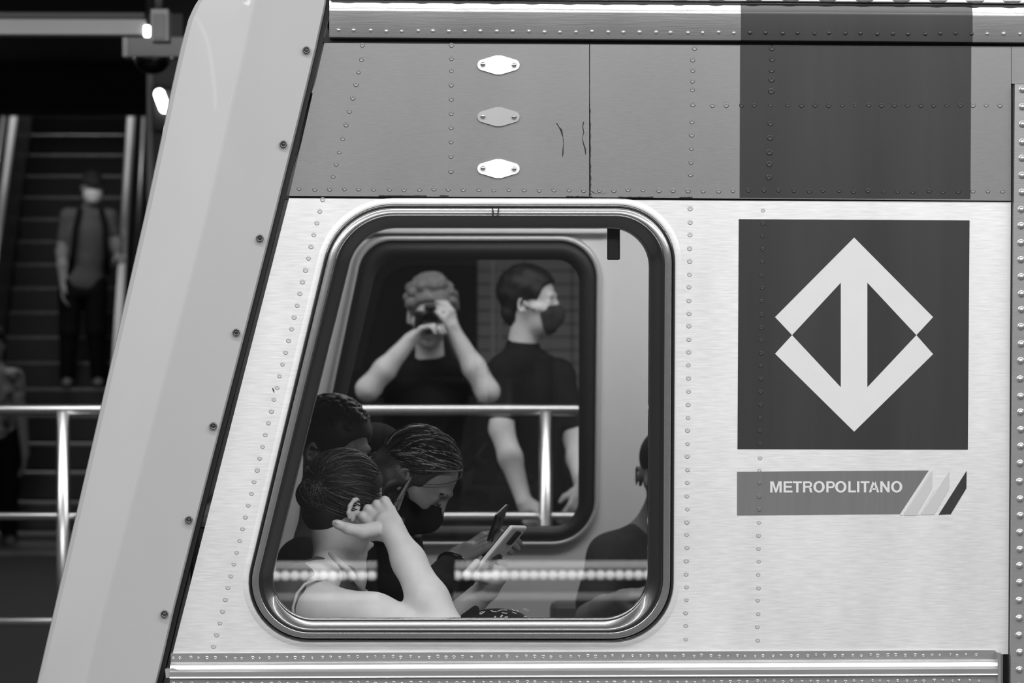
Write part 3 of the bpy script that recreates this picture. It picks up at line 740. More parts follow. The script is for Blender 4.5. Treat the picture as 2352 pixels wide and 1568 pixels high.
link('thumbnail', nail.mesh('thumbnail', .0011), mat('nail', 225, .25, 0, .01, 50), A)
# hair cap and combed strands gathered in a low bun
S = Sdf(.012); S.ell(HA, (-.014, 0, .036), (.106, .085, .096)); S.ell(HA, (-.100, -.02, -.005), (.036, .042, .036)); 
S.ell(HA, (-.045, 0, -.035), (.055, .06, .05)); S.ell(HA, (.114, 0, .0), (.086, .2, .10), sub=True, k=.01); S.ell(HA, (.03, -.10, -.055), (.055, .06, .05), sub=True, k=.012)
link('hair', S.mesh('hair', .005), M_hair, A)
rs = random.Random(3); pa = []; pb = []
bun = Vector((-1, -.2, -.18))
for i in range(620):
    a = rs.uniform(-1.75, 1.75); el = rs.uniform(.15, 1.0)
    d0 = Vector((math.cos(a) * .8 + .05, math.sin(a), .55 + .5 * math.cos(a) - .25 * abs(math.sin(a)))) if i % 3 else Vector((rs.uniform(-.3, .6), rs.uniform(-1, .6), rs.uniform(-.35, 1)))
    p = slerp_path(HA, d0, bun + Vector((rs.uniform(-.1, .1), rs.uniform(-.3, .3), rs.uniform(-.2, .25))), 12, rs.uniform(.010, .0165))
    (pa if i % 2 else pb).append(p)
strands('hair_strands', pa, .0013, M_hair, A); strands('hair_strands', pb, .0011, M_hair_br, A)
pk = []; bc_ = Vector((-.100, -.02, -.005))
for i in range(70):
    n_ = Vector((rs.uniform(-1, 1), rs.uniform(-1, 1), rs.uniform(-1, 1))).normalized(); u_ = n_.orthogonal().normalized(); v_ = n_.cross(u_); a0 = rs.uniform(0, 6.28)
    pk.append([HA @ (bc_ + Vector((q.x * .039, q.y * .045, q.z * .039))) for q in [u_ * math.cos(a0 + t * .28) + v_ * math.sin(a0 + t * .28) for t in range(12)]])
strands('hair_strands', pk[::2], .0013, M_hair, A); strands('hair_strands', pk[1::2], .0011, M_hair_br, A)
# wisps at the temple and nape
pw = []
for i in range(34):
    d0 = Vector((.75, -.55 + rs.uniform(-.1, .1), .35 + rs.uniform(-.3, .35))); d1 = Vector((.1, -1, -.05 + rs.uniform(-.3, .2)))
    pw.append(slerp_path(HA, d0, d1, 8, rs.uniform(.003, .008)))
strands('hair_wisps', pw, .0006, M_hair_br, A)
# tank top
S = Sdf(.03); torso(S, neckA + Vector((0, 0, -.012)), pelA, (1, .05), w=.155, d=.095, infl=.014)
S.cap(neckA + Vector((-.055, -.06, -.035)), shR + Vector((-.05, -.003, .006)), .056, .068); S.ell(frame(neckA + Vector((-.05, 0, -.07))), (0, 0, 0), (.10, .185, .095)); tz_ = shR + Vector((0, .06, .045)); S.cap(neckA.lerp(tz_, .32), shR + Vector((-.025, .045, .03)), .0575, .060, .02)
S.mcap(Matrix.Identity(4), P(752, 1408, .15), P(920, 1440, .15), .075, .075, sub=True, k=.004)
link('tank_top', S.mesh('tank_top', .006), M_tank, A)
arm = [P(676, 1424, .165), P(672, 1395, .166), P(682, 1362, .168), P(700, 1341, .18), P(724, 1330, .20), P(750, 1332, .24)]
tube('strap_edge', arm, .0032, mat('strap_light', 205, .8, 0, .05, 80), A, 8)
tube('strap', [P(752, 1268, .36), P(775, 1285, .335), P(800, 1308, .33), P(822, 1338, .35), P(842, 1370, .38)], .006, mat('strap_light', 175), A, 8)
S = Sdf(.03); leg_seated(S, pelA, (1, .05), infl=.012); S.ell(frame(pelA, (1, 0, 0)), (0, 0, -.02), (.13, .17, .11))
S.half((0, 0, .30), (0, 0, -1)); M_skirt = mat('skirt_black', 18, .8, 0, .1, 60)
sk = link('skirt', S.mesh('skirt', .012), M_skirt, A)
tube('mask_strap', [P(797, 1236, .372), P(812, 1243, .37), P(826, 1248, .39), P(838, 1262, .42)], .0028, M_mask, A, 6)
# knee draped with patterned cloth, just above the sill
S = Sdf(.02); S.ell(frame(P(1140, 1432, .40)), (0, 0, 0), (.075, .07, .033)); S.cap(P(1070, 1420, .38), P(1092, 1398, .36), .012, .008)
bag = tag(link('patterned_bag', S.mesh('patterned_bag', .004), M_black, None), 'black bag with small white dashes on the lap below the phone', 'bag')
V, Fc = [], []
rs = random.Random(9); pm = []
for i in range(75):
    u, v = rs.uniform(-1, 1), rs.uniform(-.2, 1.2); c = P(1140, 1432, .40)
    d = Vector((math.sin(u * 1.2), -math.cos(u * 1.2) * math.cos(v), math.sin(v) * 1.0)); q = c + Vector((d.x * .0765, d.y * .0715, d.z * .0345)); 
    n_ = Vector((d.x / .075, d.y / .07, d.z / .033)).normalized(); tdir = n_.orthogonal().normalized(); tdir = Matrix.Rotation(rs.uniform(0, 6), 3, n_) @ tdir
    sd = n_.cross(tdir); b0 = len(V); l_, w_ = rs.uniform(.003, .007), .0016
    for sx, sy in ((-1, -1), (1, -1), (1, 1), (-1, 1)): V.append(q + tdir * l_ * sx + sd * w_ * sy + n_ * .0012)
    Fc.append((b0, b0 + 1, b0 + 2, b0 + 3))
link('dash_print', me_from('dash_print', V, Fc), mat('print_white', 215, .7), bag)
# ---------- phone in her other hand
pc = P(1143, 1268, .44); ax = (P(1186, 1206, .42) - P(1094, 1318, .46)).normalized(); wd = Vector((.36, .84, -.18)); wd = (wd - ax * wd.dot(ax)).normalized(); nz = ax.cross(wd)
if nz.y > 0: nz = -nz; wd = -wd
MP = Matrix(((ax.x, wd.x, nz.x, pc.x), (ax.y, wd.y, nz.y, pc.y), (ax.z, wd.z, nz.z, pc.z), (0, 0, 0, 1)))
def mbox(name, a, b, M, m, parent, bev=0):
    me = box_me(name, a, b, bev); me.transform(M); return link(name, me, m, parent)
ph = thing('phone', pc, 'white cased smartphone held upright in the leaning woman hand', 'phone')
mbox('case', (-.078, -.037, -.0055), (.078, .037, .0055), MP, M_phone, ph, .005)
s_ = 1 if (MP.to_3x3() @ Vector((0, 1, 0))).x > 0 else -1
mbox('screen', (-.075, -.034, -.0068), (.075, .034, -.0056), MP, M_pblack, ph, .0005)
mbox('lens_window', (.030, -.014, .0052), (.068, .008, .0064), MP, M_pblack, ph, .004)
S = Sdf(.003); c0 = Vector((-.018, 0, .009))
for i in range(12):
    a0, a1 = i * math.pi / 6, (i + 1) * math.pi / 6
    S.mcap(MP, c0 + Vector((.016 * math.cos(a0), .016 * math.sin(a0), 0)), c0 + Vector((.016 * math.cos(a1), .016 * math.sin(a1), 0)), .003)
link('ring_grip', S.mesh('ring_grip', .0014), M_pblack, ph)
# fingers of the hand round the phone are part of a hand mesh joined to the wrist
S = Sdf(.008); hw = wrL
S.chain([elL.lerp(wrL, .7), wrL, P(1138, 1322, .47)], [.03, .026, .026], .01)
S.ell(frame(P(1136, 1326, .47), ax, nz), (0, 0, 0), (.034, .03, .018))
for i in range(4):
    r0 = MP @ Vector((-.088 + i * .017, .046 * s_, -.006)); r1 = MP @ Vector((-.076 + i * .017, .046 * s_, .011)); r2 = MP @ Vector((-.068 + i * .0165, .022 * s_, .0145)); r3 = MP @ Vector((-.064 + i * .0165, .008 * s_, .0125))
    S.chain([P(1140, 1316, .46), r0], [.014, .009], .006); S.chain([r0, r1, r2, r3], [.0085, .0082, .0075, .006], .003)
S.chain([P(1132, 1330, .46), MP @ Vector((-.07, -.045 * s_, -.004)), MP @ Vector((-.035, -.044 * s_, -.006))], [.014, .0105, .008], .004)
link('phone_hand', S.mesh('phone_hand', .003), M_skin, A)
# ---------- B: woman with streaked hair and black mask
Bp = person('woman with streaked hair and black face mask looking down', Vector((P(900, 0, .8).x, .8, 0)))
HB = frame(P(957, 1102, .78), (.74, -.24, -.63), (.62, -.1, .77), .93)
neckB = P(905, 1262, .84); pelB = Vector((P(880, 0, .84).x - .03, .84, .52))
S = Sdf(.022); head_prims(S, HB, True, neckB); torso(S, neckB, pelB, (1, -.1), w=.15, d=.09)
fB, lB = basis((1, -.1)); shB = neckB - lB * .15 + Vector((0, 0, -.06)); elB = P(985, 1372, .66); wrB = P(1052, 1282, .80)
S.chain([shB, elB], [.045, .035]); S.chain([elB, elB.lerp(wrB, .4), wrB], [.035, .035, .025])
shB2 = neckB + lB * .15 + Vector((0, 0, -.06)); elB2 = P(1000, 1410, 1.02); S.chain([shB2, elB2, P(1075, 1300, .92)], [.045, .036, .025])
hand_prims(S, frame(wrB, P(1112, 1248, .80) - wrB, (.3, -.3, 1), .92), 1, (.35, .6, .4))
leg_seated(S, pelB, (1, -.1))
link('body', S.mesh('body', .0045), M_skin2, Bp)
S = Sdf(.014); infl = .005
S.ell(HB, (.022, 0, -.034), (.073, .066, .082), infl=.003); S.ell(HB, (.038, 0, -.082), (.058, .051, .042), infl=.003); S.ell(HB, (.092, 0, -.052), (.028, .028, .036))
S.half(HB @ Vector((.09, 0, -.012)), HB.to_3x3() @ Vector((-.25, 0, 1))); S.half(HB @ Vector((.012, 0, -.05)), HB.to_3x3() @ Vector((-1, 0, -.1)))
link('face_mask', S.mesh('face_mask', .0035), M_mask, Bp)
tube('mask_loop', [HB @ Vector((.03, -.068, -.035)), HB @ Vector((.0, -.079, -.02)), HB @ Vector((-.022, -.083, -.0))], .0018, M_mask, Bp, 6)
for s in (-1, 1):
    tube('eyebrow', [HB @ Vector((.087, s * .014, .021)), HB @ Vector((.088, s * .03, .025)), HB @ Vector((.078, s * .048, .02))], [.003, .0035, .002], M_hair, Bp, 6)
    tube('eyelashes', [HB @ Vector((.0905, s * .021, -.005)), HB @ Vector((.0915, s * .031, -.008)), HB @ Vector((.087, s * .043, -.005))], .002, M_hair, Bp, 6)
S = Sdf(.014); S.ell(HB, (-.014, 0, .038), (.107, .086, .094)); S.ell(HB, (-.07, 0, -.03), (.055, .075, .07)); S.ell(HB, (.112, 0, .0), (.08, .2, .105), sub=True, k=.008); S.ell(HB, (.03, -.11, -.06), (.05, .06, .06), sub=True, k=.012)
q = HB @ Vector((-.05, -.055, -.03)); S.chain([q, P(905, 1150, .72), P(893, 1205, .74)], [.045, .042, .032], .02)
link('hair', S.mesh('hair', .005), M_hair_br, Bp)
rs = random.Random(5); pa, pb, pc_ = [], [], []
for i in range(520):
    a = rs.uniform(-1.25, 1.25); d0 = Vector((.78 - .25 * abs(a), math.sin(a) * .9, .66 - .42 * abs(a) + rs.uniform(-.12, .25)))
    if i % 3 == 0: zz = rs.uniform(-.2, .9); d0 = Vector((rs.uniform(-.4, .05 + .45 * max(zz, 0)), rs.uniform(-1, .5), zz))
    d1 = Vector((-.75 + rs.uniform(-.2, .3), -.62 + rs.uniform(-.35, .5), -.25 + rs.uniform(-.25, .25)))
    p = slerp_path(HB, d0, d1, 12, rs.uniform(.009, .017)); e = p[-1]
    tgt = P(892 + rs.uniform(-26, 24), 1185 + rs.uniform(-25, 35), .70 + rs.uniform(0, .1))
    if e.x < P(945, 0, .75).x or rs.random() < .5:
        for t in (.25, .5, .75, 1.0): p.append(e.lerp(tgt, t) + Vector((-.012 * math.sin(t * 3.1), 0, 0)))
    (pa if i % 5 < 2 else pb if i % 5 < 4 else pc_).append(p)
for i in range(46):   # lock in front of the ear
    d0 = Vector((.55, -.55 + rs.uniform(-.08, .08), .55)); d1 = Vector((.12, -1, -.12 + rs.uniform(-.1, .1)))
    p = slerp_path(HB, d0, d1, 10, rs.uniform(.008, .014)); e = p[-1]; tgt = P(908 + rs.uniform(-6, 8), 1168 + rs.uniform(-12, 6), .69)
    for t in (.3, .6, 1): p.append(e.lerp(tgt, t))
    (pb if i % 2 else pc_).append(p)
strands('hair_strands', pa, .0011, M_hair, Bp); strands('hair_strands', pb, .0010, M_hair_br, Bp); strands('hair_highlights', pc_, .0009, M_hair_hi, Bp)
S = Sdf(.03); torso(S, neckB + Vector((0, 0, -.02)), pelB, (1, -.1), w=.15, d=.09, infl=.018); S.cap(neckB + Vector((0, 0, .01)), neckB + Vector((0, 0, -.05)), .068, .085)
S.chain([shB, elB], [.062, .05]); S.chain([elB, elB.lerp(wrB, .75)], [.05, .036]); S.chain([shB2, elB2, P(1065, 1312, .93)], [.062, .05, .036])
link('sweater', S.mesh('sweater', .008), M_black, Bp)
S = Sdf(.03); leg_seated(S, pelB, (1, -.1), infl=.012); link('trousers', S.mesh('trousers', .014), M_black, Bp)
bd = (wrB - elB).normalized(); bu = bd.orthogonal().normalized(); bv = bd.cross(bu); bc = elB.lerp(wrB, .8)
tube('bracelet', [bc + (bu * math.cos(a) + bv * math.sin(a)) * .033 for a in [i * math.pi / 8 for i in range(17)]], .007, M_pblack, Bp, 8)
tube('earring', [P(912, 1145, .69), P(912, 1149, .69)], .003, M_chrome, Bp, 8)
ph2 = thing('phone', P(1135, 1222, .8), 'dark phone with a dangling cord in the masked woman hand', 'phone')
MQ = frame(P(1137, 1218, .80), P(1150, 1180, .78) - P(1128, 1246, .82), (.8, -.5, .2))
mbox('body', (-.06, -.032, -.004), (.06, .032, .004), MQ, M_pblack, ph2, .003)
tube('cord', [P(1152, 1182, .78), P(1148, 1205, .77), P(1135, 1225, .77), P(1127, 1250, .78), P(1124, 1275, .78)], .0022, M_pblack, ph2, 6)
# ---------- C: man with glasses behind
Cp = person('man with short dark hair and glasses behind the leaning woman', Vector((P(740, 0, 1.1).x, 1.1, 0)))
HC = frame(P(768, 1034, 1.02), (.84, -.50, -.22), (.2, -.1, 1), .9)
neckC = P(735, 1215, 1.07); pelC = Vector((P(700, 0, 1.1).x, 1.1, .52))
S = Sdf(.022); head_prims(S, HC, True, neckC); torso(S, neckC, pelC, (1, -.2), w=.165, d=.10); leg_seated(S, pelC, (1, -.2))
link('body', S.mesh('body', .006), M_skin3, Cp)
S = Sdf(.01); S.ell(HC, (-.016, 0, .046), (.112, .088, .098)); S.ell(HC, (.11, 0, -.025), (.07, .12, .088), sub=True, k=.01); S.ell(HC, (0, 0, -.07), (.2, .2, .07), sub=True, k=.01)
rs = random.Random(2)
for i in range(420):
    a, b_ = rs.uniform(-3.14, 3.14), rs.uniform(.25, 1.5); d = Vector((math.cos(a) * math.cos(b_), math.sin(a) * math.cos(b_), math.sin(b_)))
    if d.x > .75 and d.z < .55: continue
    S.ell(HC, (-.016 + d.x * .112, d.y * .088, .046 + d.z * .098), (.0062, .0062, .0062), k=.002)
link('hair', S.mesh('hair', .0035), M_hair, Cp)
gl = thing('glasses', HC @ Vector((.1, 0, 0)), 'dark framed glasses on the man behind', 'glasses')
for s in (-1, 1):
    tube('rim', [HC @ Vector((.112 - abs(math.cos(a)) * .006, s * (.033 + .025 * math.cos(a)), .0 + .02 * math.sin(a))) for a in [i * math.pi / 8 for i in range(17)]], .0026, M_pblack, gl, 6)
    me = lathe_me('lens', [(.0001, 0), (.022, 0), (.022, .0012)], 16); me.transform(HC @ Matrix.Translation((.109, s * .033, 0)) @ Matrix.Rotation(math.pi / 2, 4, 'Z') @ Matrix.Diagonal((1.05, 1, .85, 1)))
    link('lens', me, M_glass2, gl)
    tube('temple', [HC @ Vector((.106, s * .06, .004)), HC @ Vector((.04, s * .083, .006)), HC @ Vector((-.02, s * .088, .004))], .0024, M_pblack, gl, 6)
tube('bridge', [HC @ Vector((.112, -.01, .006)), HC @ Vector((.114, 0, .009)), HC @ Vector((.112, .01, .006))], .0024, M_pblack, gl, 6)
S = Sdf(.03); torso(S, neckC + Vector((0, 0, -.03)), pelC, (1, -.2), w=.165, d=.10, infl=.016); f_, l_ = basis((1, -.2))
for s in (-1, 1): S.chain([neckC + l_ * s * .17 + Vector((0, 0, -.07)), neckC + l_ * s * .2 + Vector((.05, 0, -.34))], [.065, .055])
link('shirt', S.mesh('shirt', .012), M_dark, Cp)
S = Sdf(.03); leg_seated(S, pelC, (1, -.2), infl=.014); link('trousers', S.mesh('trousers', .014), M_black, Cp)
# ---------- D: dark haired passenger further in
Dp = person('dark haired passenger half hidden between the man with glasses and streaked hair', Vector((P(830, 0, 1.55).x, 1.55, 0)))
HD = frame(P(862, 1088, 1.5), (.25, .95, -.2), (.1, .2, 1), .95)
neckD = P(838, 1235, 1.53); pelD = Vector((P(815, 0, 1.55).x, 1.55, .52))
S = Sdf(.022); head_prims(S, HD, True, neckD); torso(S, neckD, pelD, (1, .6), w=.155, d=.1); leg_seated(S, pelD, (1, .6)); link('body', S.mesh('body', .008), M_skin3, Dp)
S = Sdf(.012); S.ell(HD, (-.016, 0, .042), (.11, .088, .094)); S.ell(HD, (-.06, 0, -.04), (.055, .07, .06)); S.ell(HD, (.115, 0, -.03), (.078, .12, .09), sub=True, k=.01); link('hair', S.mesh('hair', .007), mat('hair_matt', 12, .85, 0, .3, 200, spec=.15), Dp)
S = Sdf(.03); torso(S, neckD + Vector((0, 0, -.03)), pelD, (1, .6), w=.155, d=.1, infl=.016); S.ell(frame(neckD), (0, 0, -.09), (.14, .17, .07)); link('shirt', S.mesh('shirt', .014), M_black, Dp)
S = Sdf(.03); leg_seated(S, pelD, (1, .6), infl=.014); link('trousers', S.mesh('trousers', .016), M_black, Dp)
# ---------- E: man in dark tee against the far wall
Ep = person('man in dark crew neck tee seated against the far carriage wall', Vector((P(1530, 0, 2.4).x, 2.4, 0)))
HE = frame(P(1534, 1088, 2.30), (.10, -1, -.12), (0, -.05, 1), 1.0)
neckE = P(1528, 1185, 2.36); pelE = Vector((P(1535, 0, 2.42).x, 2.42, .53))
S = Sdf(.022); head_prims(S, HE, True, neckE); torso(S, neckE, pelE, (0, -1), w=.185, d=.11)
shE = P(1402, 1278, 2.36); elE = P(1362, 1420, 2.25); wrE = P(1432, 1378, 2.02); S.chain([neckE + Vector((0, .02, -.03)), shE + Vector((.04, 0, .02))], [.055, .05], .04)
S.chain([shE, elE], [.056, .045]); S.chain([elE, elE.lerp(wrE, .4), wrE], [.044, .042, .029])
hand_prims(S, frame(wrE, P(1475, 1368, 1.98) - wrE, (0, -.5, 1)), -1, (.5, .7, .5))
shE2 = P(1660, 1278, 2.36); elE2 = P(1690, 1430, 2.25); wrE2 = P(1590, 1420, 2.02); S.chain([neckE, shE2], [.055, .05], .04); S.chain([shE2, elE2, wrE2], [.056, .045, .029])
hand_prims(S, frame(wrE2, (-1, -.2, 0), (0, -.5, 1)), 1, (.5, .7, .5))
leg_seated(S, pelE, (0, -1), spread=.15); link('body', S.mesh('body', .007), M_skin3, Ep)
S = Sdf(.006); S.ell(HE, (-.014, 0, .044), (.101, .079, .086)); S.ell(HE, (.105, 0, -.03), (.075, .12, .088), sub=True, k=.01); S.ell(HE, (0, 0, -.06), (.2, .2, .06), sub=True, k=.01); link('hair', S.mesh('hair', .007), M_hair, Ep)
S = Sdf(.03); torso(S, neckE + Vector((0, 0, -.03)), pelE, (0, -1), w=.185, d=.11, infl=.016)
for a, b_ in ((shE, elE), (shE2, elE2)): S.chain([neckE.lerp(a, .45) + Vector((0, 0, -.02)), a], [.058, .06], .04); S.chain([a, a.lerp(b_, .75)], [.064, .062], .03)
link('tee', S.mesh('tee', .01), M_dark, Ep)
S = Sdf(.03); leg_seated(S, pelE, (0, -1), infl=.016, spread=.15); link('trousers', S.mesh('trousers', .014), M_dark, Ep)
# ================================================================== PEOPLE ON THE NEAR PLATFORM (seen mirrored in the pane)
def standing(S, pelvis, fwd, infl=0.0, feet=True, stance=.1, ground=0.0):
    f, l = basis(fwd); p = Vector(pelvis)
    for s in (-1, 1):
        h = p + l * s * .09; an = Vector((p.x, p.y, ground + .09)) + l * s * stance; k = h.lerp(an, .5) + f * .02
        S.cap(h, k, .085 + infl, .058 + infl); S.cap(k, an, .056 + infl, .04 + infl)
        if feet: S.cap(an - f * .04 - Vector((0, 0, .05)), an + f * .15 - Vector((0, 0, .055)), .036, .032)
def shoes(par, pelvis, fwd, stance=.1, ground=0.0, m=None):
    f, l = basis(fwd)
    for s in (-1, 1):
        an = Vector((pelvis[0], pelvis[1], ground + .0)) + l * s * stance; S = Sdf(.02)
        S.cap(an - f * .045 + Vector((0, 0, .042)), an + f * .16 + Vector((0, 0, .036)), .044, .038); S.cap(an + Vector((0, 0, .05)), an + Vector((0, 0, .1)), .046, .046)
        S.half(an + Vector((0, 0, .002)), (0, 0, -1)); link('shoe', S.mesh('shoe', .011), m or M_shoe, par)
def tshirt(par, neck, pelvis, fwd, arms, m, w=.175, d=.11, frac=.75, h=.011, infl=.016):
    S = Sdf(.03); torso(S, neck + Vector((0, 0, -.035)), pelvis, fwd, w, d, infl)
    for sh, el in arms: S.chain([neck.lerp(sh, .5) + Vector((0, 0, -.025)), sh], [.058, .066], .04); S.chain([sh, sh.lerp(el, frac)], [.066, .058], .03)
    S.ell(frame(neck, fwd + (0,)), (0, 0, -.065), (.095, .14, .075), .03); S.cap(neck + Vector((0, 0, -.03)), neck + Vector((0, 0, .0)), .075, .069, .02)
    S.half(Vector(pelvis) - Vector((0, 0, .03)), (0, 0, -1))
    return link('tee', S.mesh('tee', h, .0015, 40), m, par)
# ---------- photographer: the camera stands at his lens
Ph = person('photographer in dark tee holding a camera to his face, mirrored in the window', Vector((0, -6.42, 0)))
HP = frame((.0, -6.405, 1.635), (0.05, 1, -.10), (.06, .05, 1), 1.06)
neckP = Vector((0, -6.47, 1.44)); pelP = Vector((-.06, -6.50, .95)); fw = (0, 1)
shl, shr = Vector((-.19, -6.45, 1.38)), Vector((.19, -6.45, 1.38))
ell_, elr = Vector((-.258, -6.27, 1.335)), Vector((.238, -6.28, 1.325))
wl, wr = Vector((-.085, -6.262, 1.535)), Vector((.098, -6.30, 1.572))
S = Sdf(.022); head_prims(S, HP, True, neckP); torso(S, neckP, pelP, fw, .18, .115)
for a, b_, c in ((shl, ell_, wl), (shr, elr, wr)):
    S.chain([a, b_], [.058, .046]); S.chain([b_, b_.lerp(c, .4), c], [.047, .046, .030])
hand_prims(S, frame(wl, (.65, .10, .55), (-.5, -.1, .4), 1.0), -1, (.5, .8, .5))
hand_prims(S, frame(wr, (-.35, .25, .85), (.6, .75, .1), 1.0), 1, (.5, 1.0, .7))
standing(S, pelP, fw, stance=.072); link('body', S.mesh('body', .0065), M_skin, Ph)
S = Sdf(.01); S.ell(HP, (-.014, 0, .05), (.112, .092, .10)); S.ell(HP, (.105, 0, -.02), (.07, .2, .09), sub=True, k=.01); S.ell(HP, (0, 0, -.085), (.2, .2, .07), sub=True, k=.01)
rs = random.Random(4)
for i in range(150):
    a, b_ = rs.uniform(-3.14, 3.14), rs.uniform(-.1, 1.5); d = Vector((math.cos(a) * math.cos(b_), math.sin(a) * math.cos(b_), math.sin(b_)))
    if d.x > .55 and d.z < .62: continue
    S.ell(HP, (-.014 + d.x * .114, d.y * .095, .05 + d.z * .104), [rs.uniform(.014, .024)] * 3, k=.005)
link('hair', S.mesh('hair', .006), M_hair_curl, Ph)
tshirt(Ph, neckP, pelP, fw, ((shl, ell_), (shr, elr)), M_black, .18, .115, .62)
S = Sdf(.03); standing(S, pelP, fw, .020, False, .072); S.ell(frame(pelP, (0, 1, 0)), (0, 0, -.01), (.125, .175, .12)); S.half((0, 0, .06), (0, 0, -1)); link('trousers', S.mesh('trousers', .014), M_black, Ph)
shoes(Ph, pelP, fw, .072)
pcam = thing('photo_camera', (0, -6.29, 1.62), 'black camera held at the photographer eye, mirrored in the window', 'camera')
mbox('body', (-.066, -.03, -.045), (.066, .03, .04), Matrix.Translation((0, -6.29, 1.62)), M_pblack, pcam, .01)
mbox('viewfinder_hump', (-.025, -.03, .035), (.025, .028, .066), Matrix.Translation((0, -6.29, 1.62)), M_pblack, pcam, .01)
me = lathe_me('lens', [(.030, -.0), (.036, .004), (.036, .028), (.0385, .03), (.0385, .038), (.034, .039), (.031, .034), (.001, .034)], 32); me.transform(Matrix.Translation((0, -6.262, 1.62))); link('lens_barrel', me, M_pblack, pcam)
# ---------- low platform barrier with a row of small lamps (its reflection crosses the lower window)
bulb = lathe_me('barrier_lamp', [(.0005, .021), (.011, .019), (.019, .012), (.0225, 0), (.0225, -.01), (.001, -.012)], 12); bulb.materials.append(mat('lamp_glow', 240, .4, emit=1.05))
M_bar = mat('barrier_paint', 225, .5, 0, .04, 20)
def barrier(x0, x1, label):
    yb_ = -8.6; t = thing('platform_barrier', ((x0 + x1) / 2, yb_, 0), label, 'barrier')
    z1 = PV(900, 1299, yb_).z; z2 = PV(900, 1322, yb_).z; z3 = PV(900, 1372, yb_).z
    box('top_rail', (x0, yb_ - .05, z1 - .017), (x1, yb_ + .01, z1 + .017), M_bar, t, .006)
    ch = box('lamp_channel', (x0, yb_ - .03, z2 - .022), (x1, yb_ + .0, z2 + .022), mat('channel_grey', 150, .5), t, .004)
    box('bottom_rail', (x0, yb_ - .03, z3 - .018), (x1, yb_ + .0, z3 + .018), mat('barrier_grey', 165, .5), t, .006)
    n_ = int((x1 - x0) / .046)
    for i in range(n_):
        o = link('lamp', bulb, None, ch); o.location = (x0 + .02 + i * (x1 - x0 - .04) / (n_ - 1), yb_ + .0, z2)
    for xx in (x0 + .04, (x0 + x1) / 2 - .15, x1 - .04): box('leg', (xx - .02, yb_ - .05, 0), (xx + .02, yb_ - .03, z1), M_seal, t, .004)
barrier(PV(380, 0, -8.6).x, PV(1740, 0, -8.6).x, 'low pale barrier with a row of small lamps mirrored across the lower window')

# ================================================================== FAR PLATFORM
YR = 5.4
rl = thing('platform_railing', (P(146, 0, YR).x, YR, 0), 'polished steel tube railing on the far platform', 'railing')
M_tube = mat('tube_steel', 225, .3, 1.0, .03, 40, (.2, 1, 4))
for yy_, r in ((941, .0215), (1185, .0155), (1427, .0175)): tube('rail', [P(-500, yy_, YR), P(2100, yy_, YR)], r, M_tube, rl, 20)
for xx in (-961, 146, 1253): tube('post', [Vector((P(xx, 900, YR).x, YR - .012, 0)), Vector((P(xx, 900, YR).x, YR - .012, P(xx, 945, YR).z))], .0245, M_tube, rl, 20)
tag(tube('handrail_stub', [P(1299, 917, 6.6), P(1420, 917, 6.6), Vector((P(1420, 917, 6.6).x, 6.6, 0))], .014, M_tube, None, 12), 'short steel handrail end above the railing at the right of the far window', 'handrail')
# tiled wall piece past the masked man
YW = 12.5; a, b = P(1096, 500, YW), P(1640, 925, YW)
tw = thing('tiled_wall', ((a.x + b.x) / 2, YW, 0), 'grey tiled wall piece behind the masked man', 'wall')
M_tile = mat('wall_tile', 165, .5, 0, .08, 3)
box('backing', (a.x, YW + .02, 0), (b.x, YW + .2, a.z), mat('dado', 30, .8), tw)
nx, nz_ = 5, 14; tx, tz = (b.x - a.x) / nx, (a.z - b.z) / nz_
tm = box_me('tile', (-tx / 2 + .003, -.012, -tz / 2 + .003), (tx / 2 - .003, .022, tz / 2 - .003), .003, 1); tm.materials.append(M_tile)
for i in range(nx):
    for j in range(nz_):
        o = link('tile', tm, None, tw); o.matrix_parent_inverse = Matrix.Identity(4); o.location = Vector((a.x + tx * (i + .5), YW, b.z + tz * (j + .5))) - tw.location
for x0, x1, v in ((1128, 1136, 185), (1143, 1152, 165)):
    box('cover_strip', (P(x0, 700, YW).x, YW - .03, b.z), (P(x1, 700, YW).x, YW, a.z), mat('cover_strip%d' % v, v, .4), tw)
# ---------- masked man standing behind the railing, looking along the platform
Mk = person('man in profile with dark face mask and dark tee behind the far railing', Vector((P(1225, 0, 5.8).x, 5.8, 0)))
HM = frame(P(1222, 694, 5.73), (.95, -.30, .05), (-.12, 0, 1), 1.06)
neckM = P(1200, 800, 5.76); pelM = Vector((P(1225, 0, 5.8).x, 5.8, .95)); fm = (.75, -.66)
s1, s2 = P(1158, 856, 5.66), P(1282, 864, 5.82)
e1, e2 = P(1152, 985, 5.60), P(1322, 1010, 5.78); w1, w2 = P(1203, 1150, 5.52), P(1338, 1120, 5.58)
S = Sdf(.022); head_prims(S, HM, True, neckM); torso(S, neckM, pelM, fm, .145, .11)
for a, b_, c in ((s1, e1, w1), (s2, e2, w2)): S.chain([a, b_], [.055, .046]); S.chain([b_, b_.lerp(c, .4), c], [.046, .045, .03])
hand_prims(S, frame(w1, (.4, -.1, -.8), (-.3, -.9, 0)), 1, (.4, .6, .4)); hand_prims(S, frame(w2, (-.3, -.1, -.8), (.5, -.8, 0)), -1, (.4, .6, .4))
standing(S, pelM, fm); link('body', S.mesh('body', .0065), M_skin, Mk)
S = Sdf(.01); S.ell(HM, (-.02, 0, .046), (.114, .09, .102)); S.ell(HM, (-.075, 0, -.03), (.045, .06, .06)); S.ell(HM, (.102, 0, -.025), (.07, .2, .098), sub=True, k=.01); S.ell(HM, (.015, 0, -.07), (.07, .2, .085), sub=True, k=.01)
link('hair', S.mesh('hair', .006, .002, 90), M_hair, Mk)
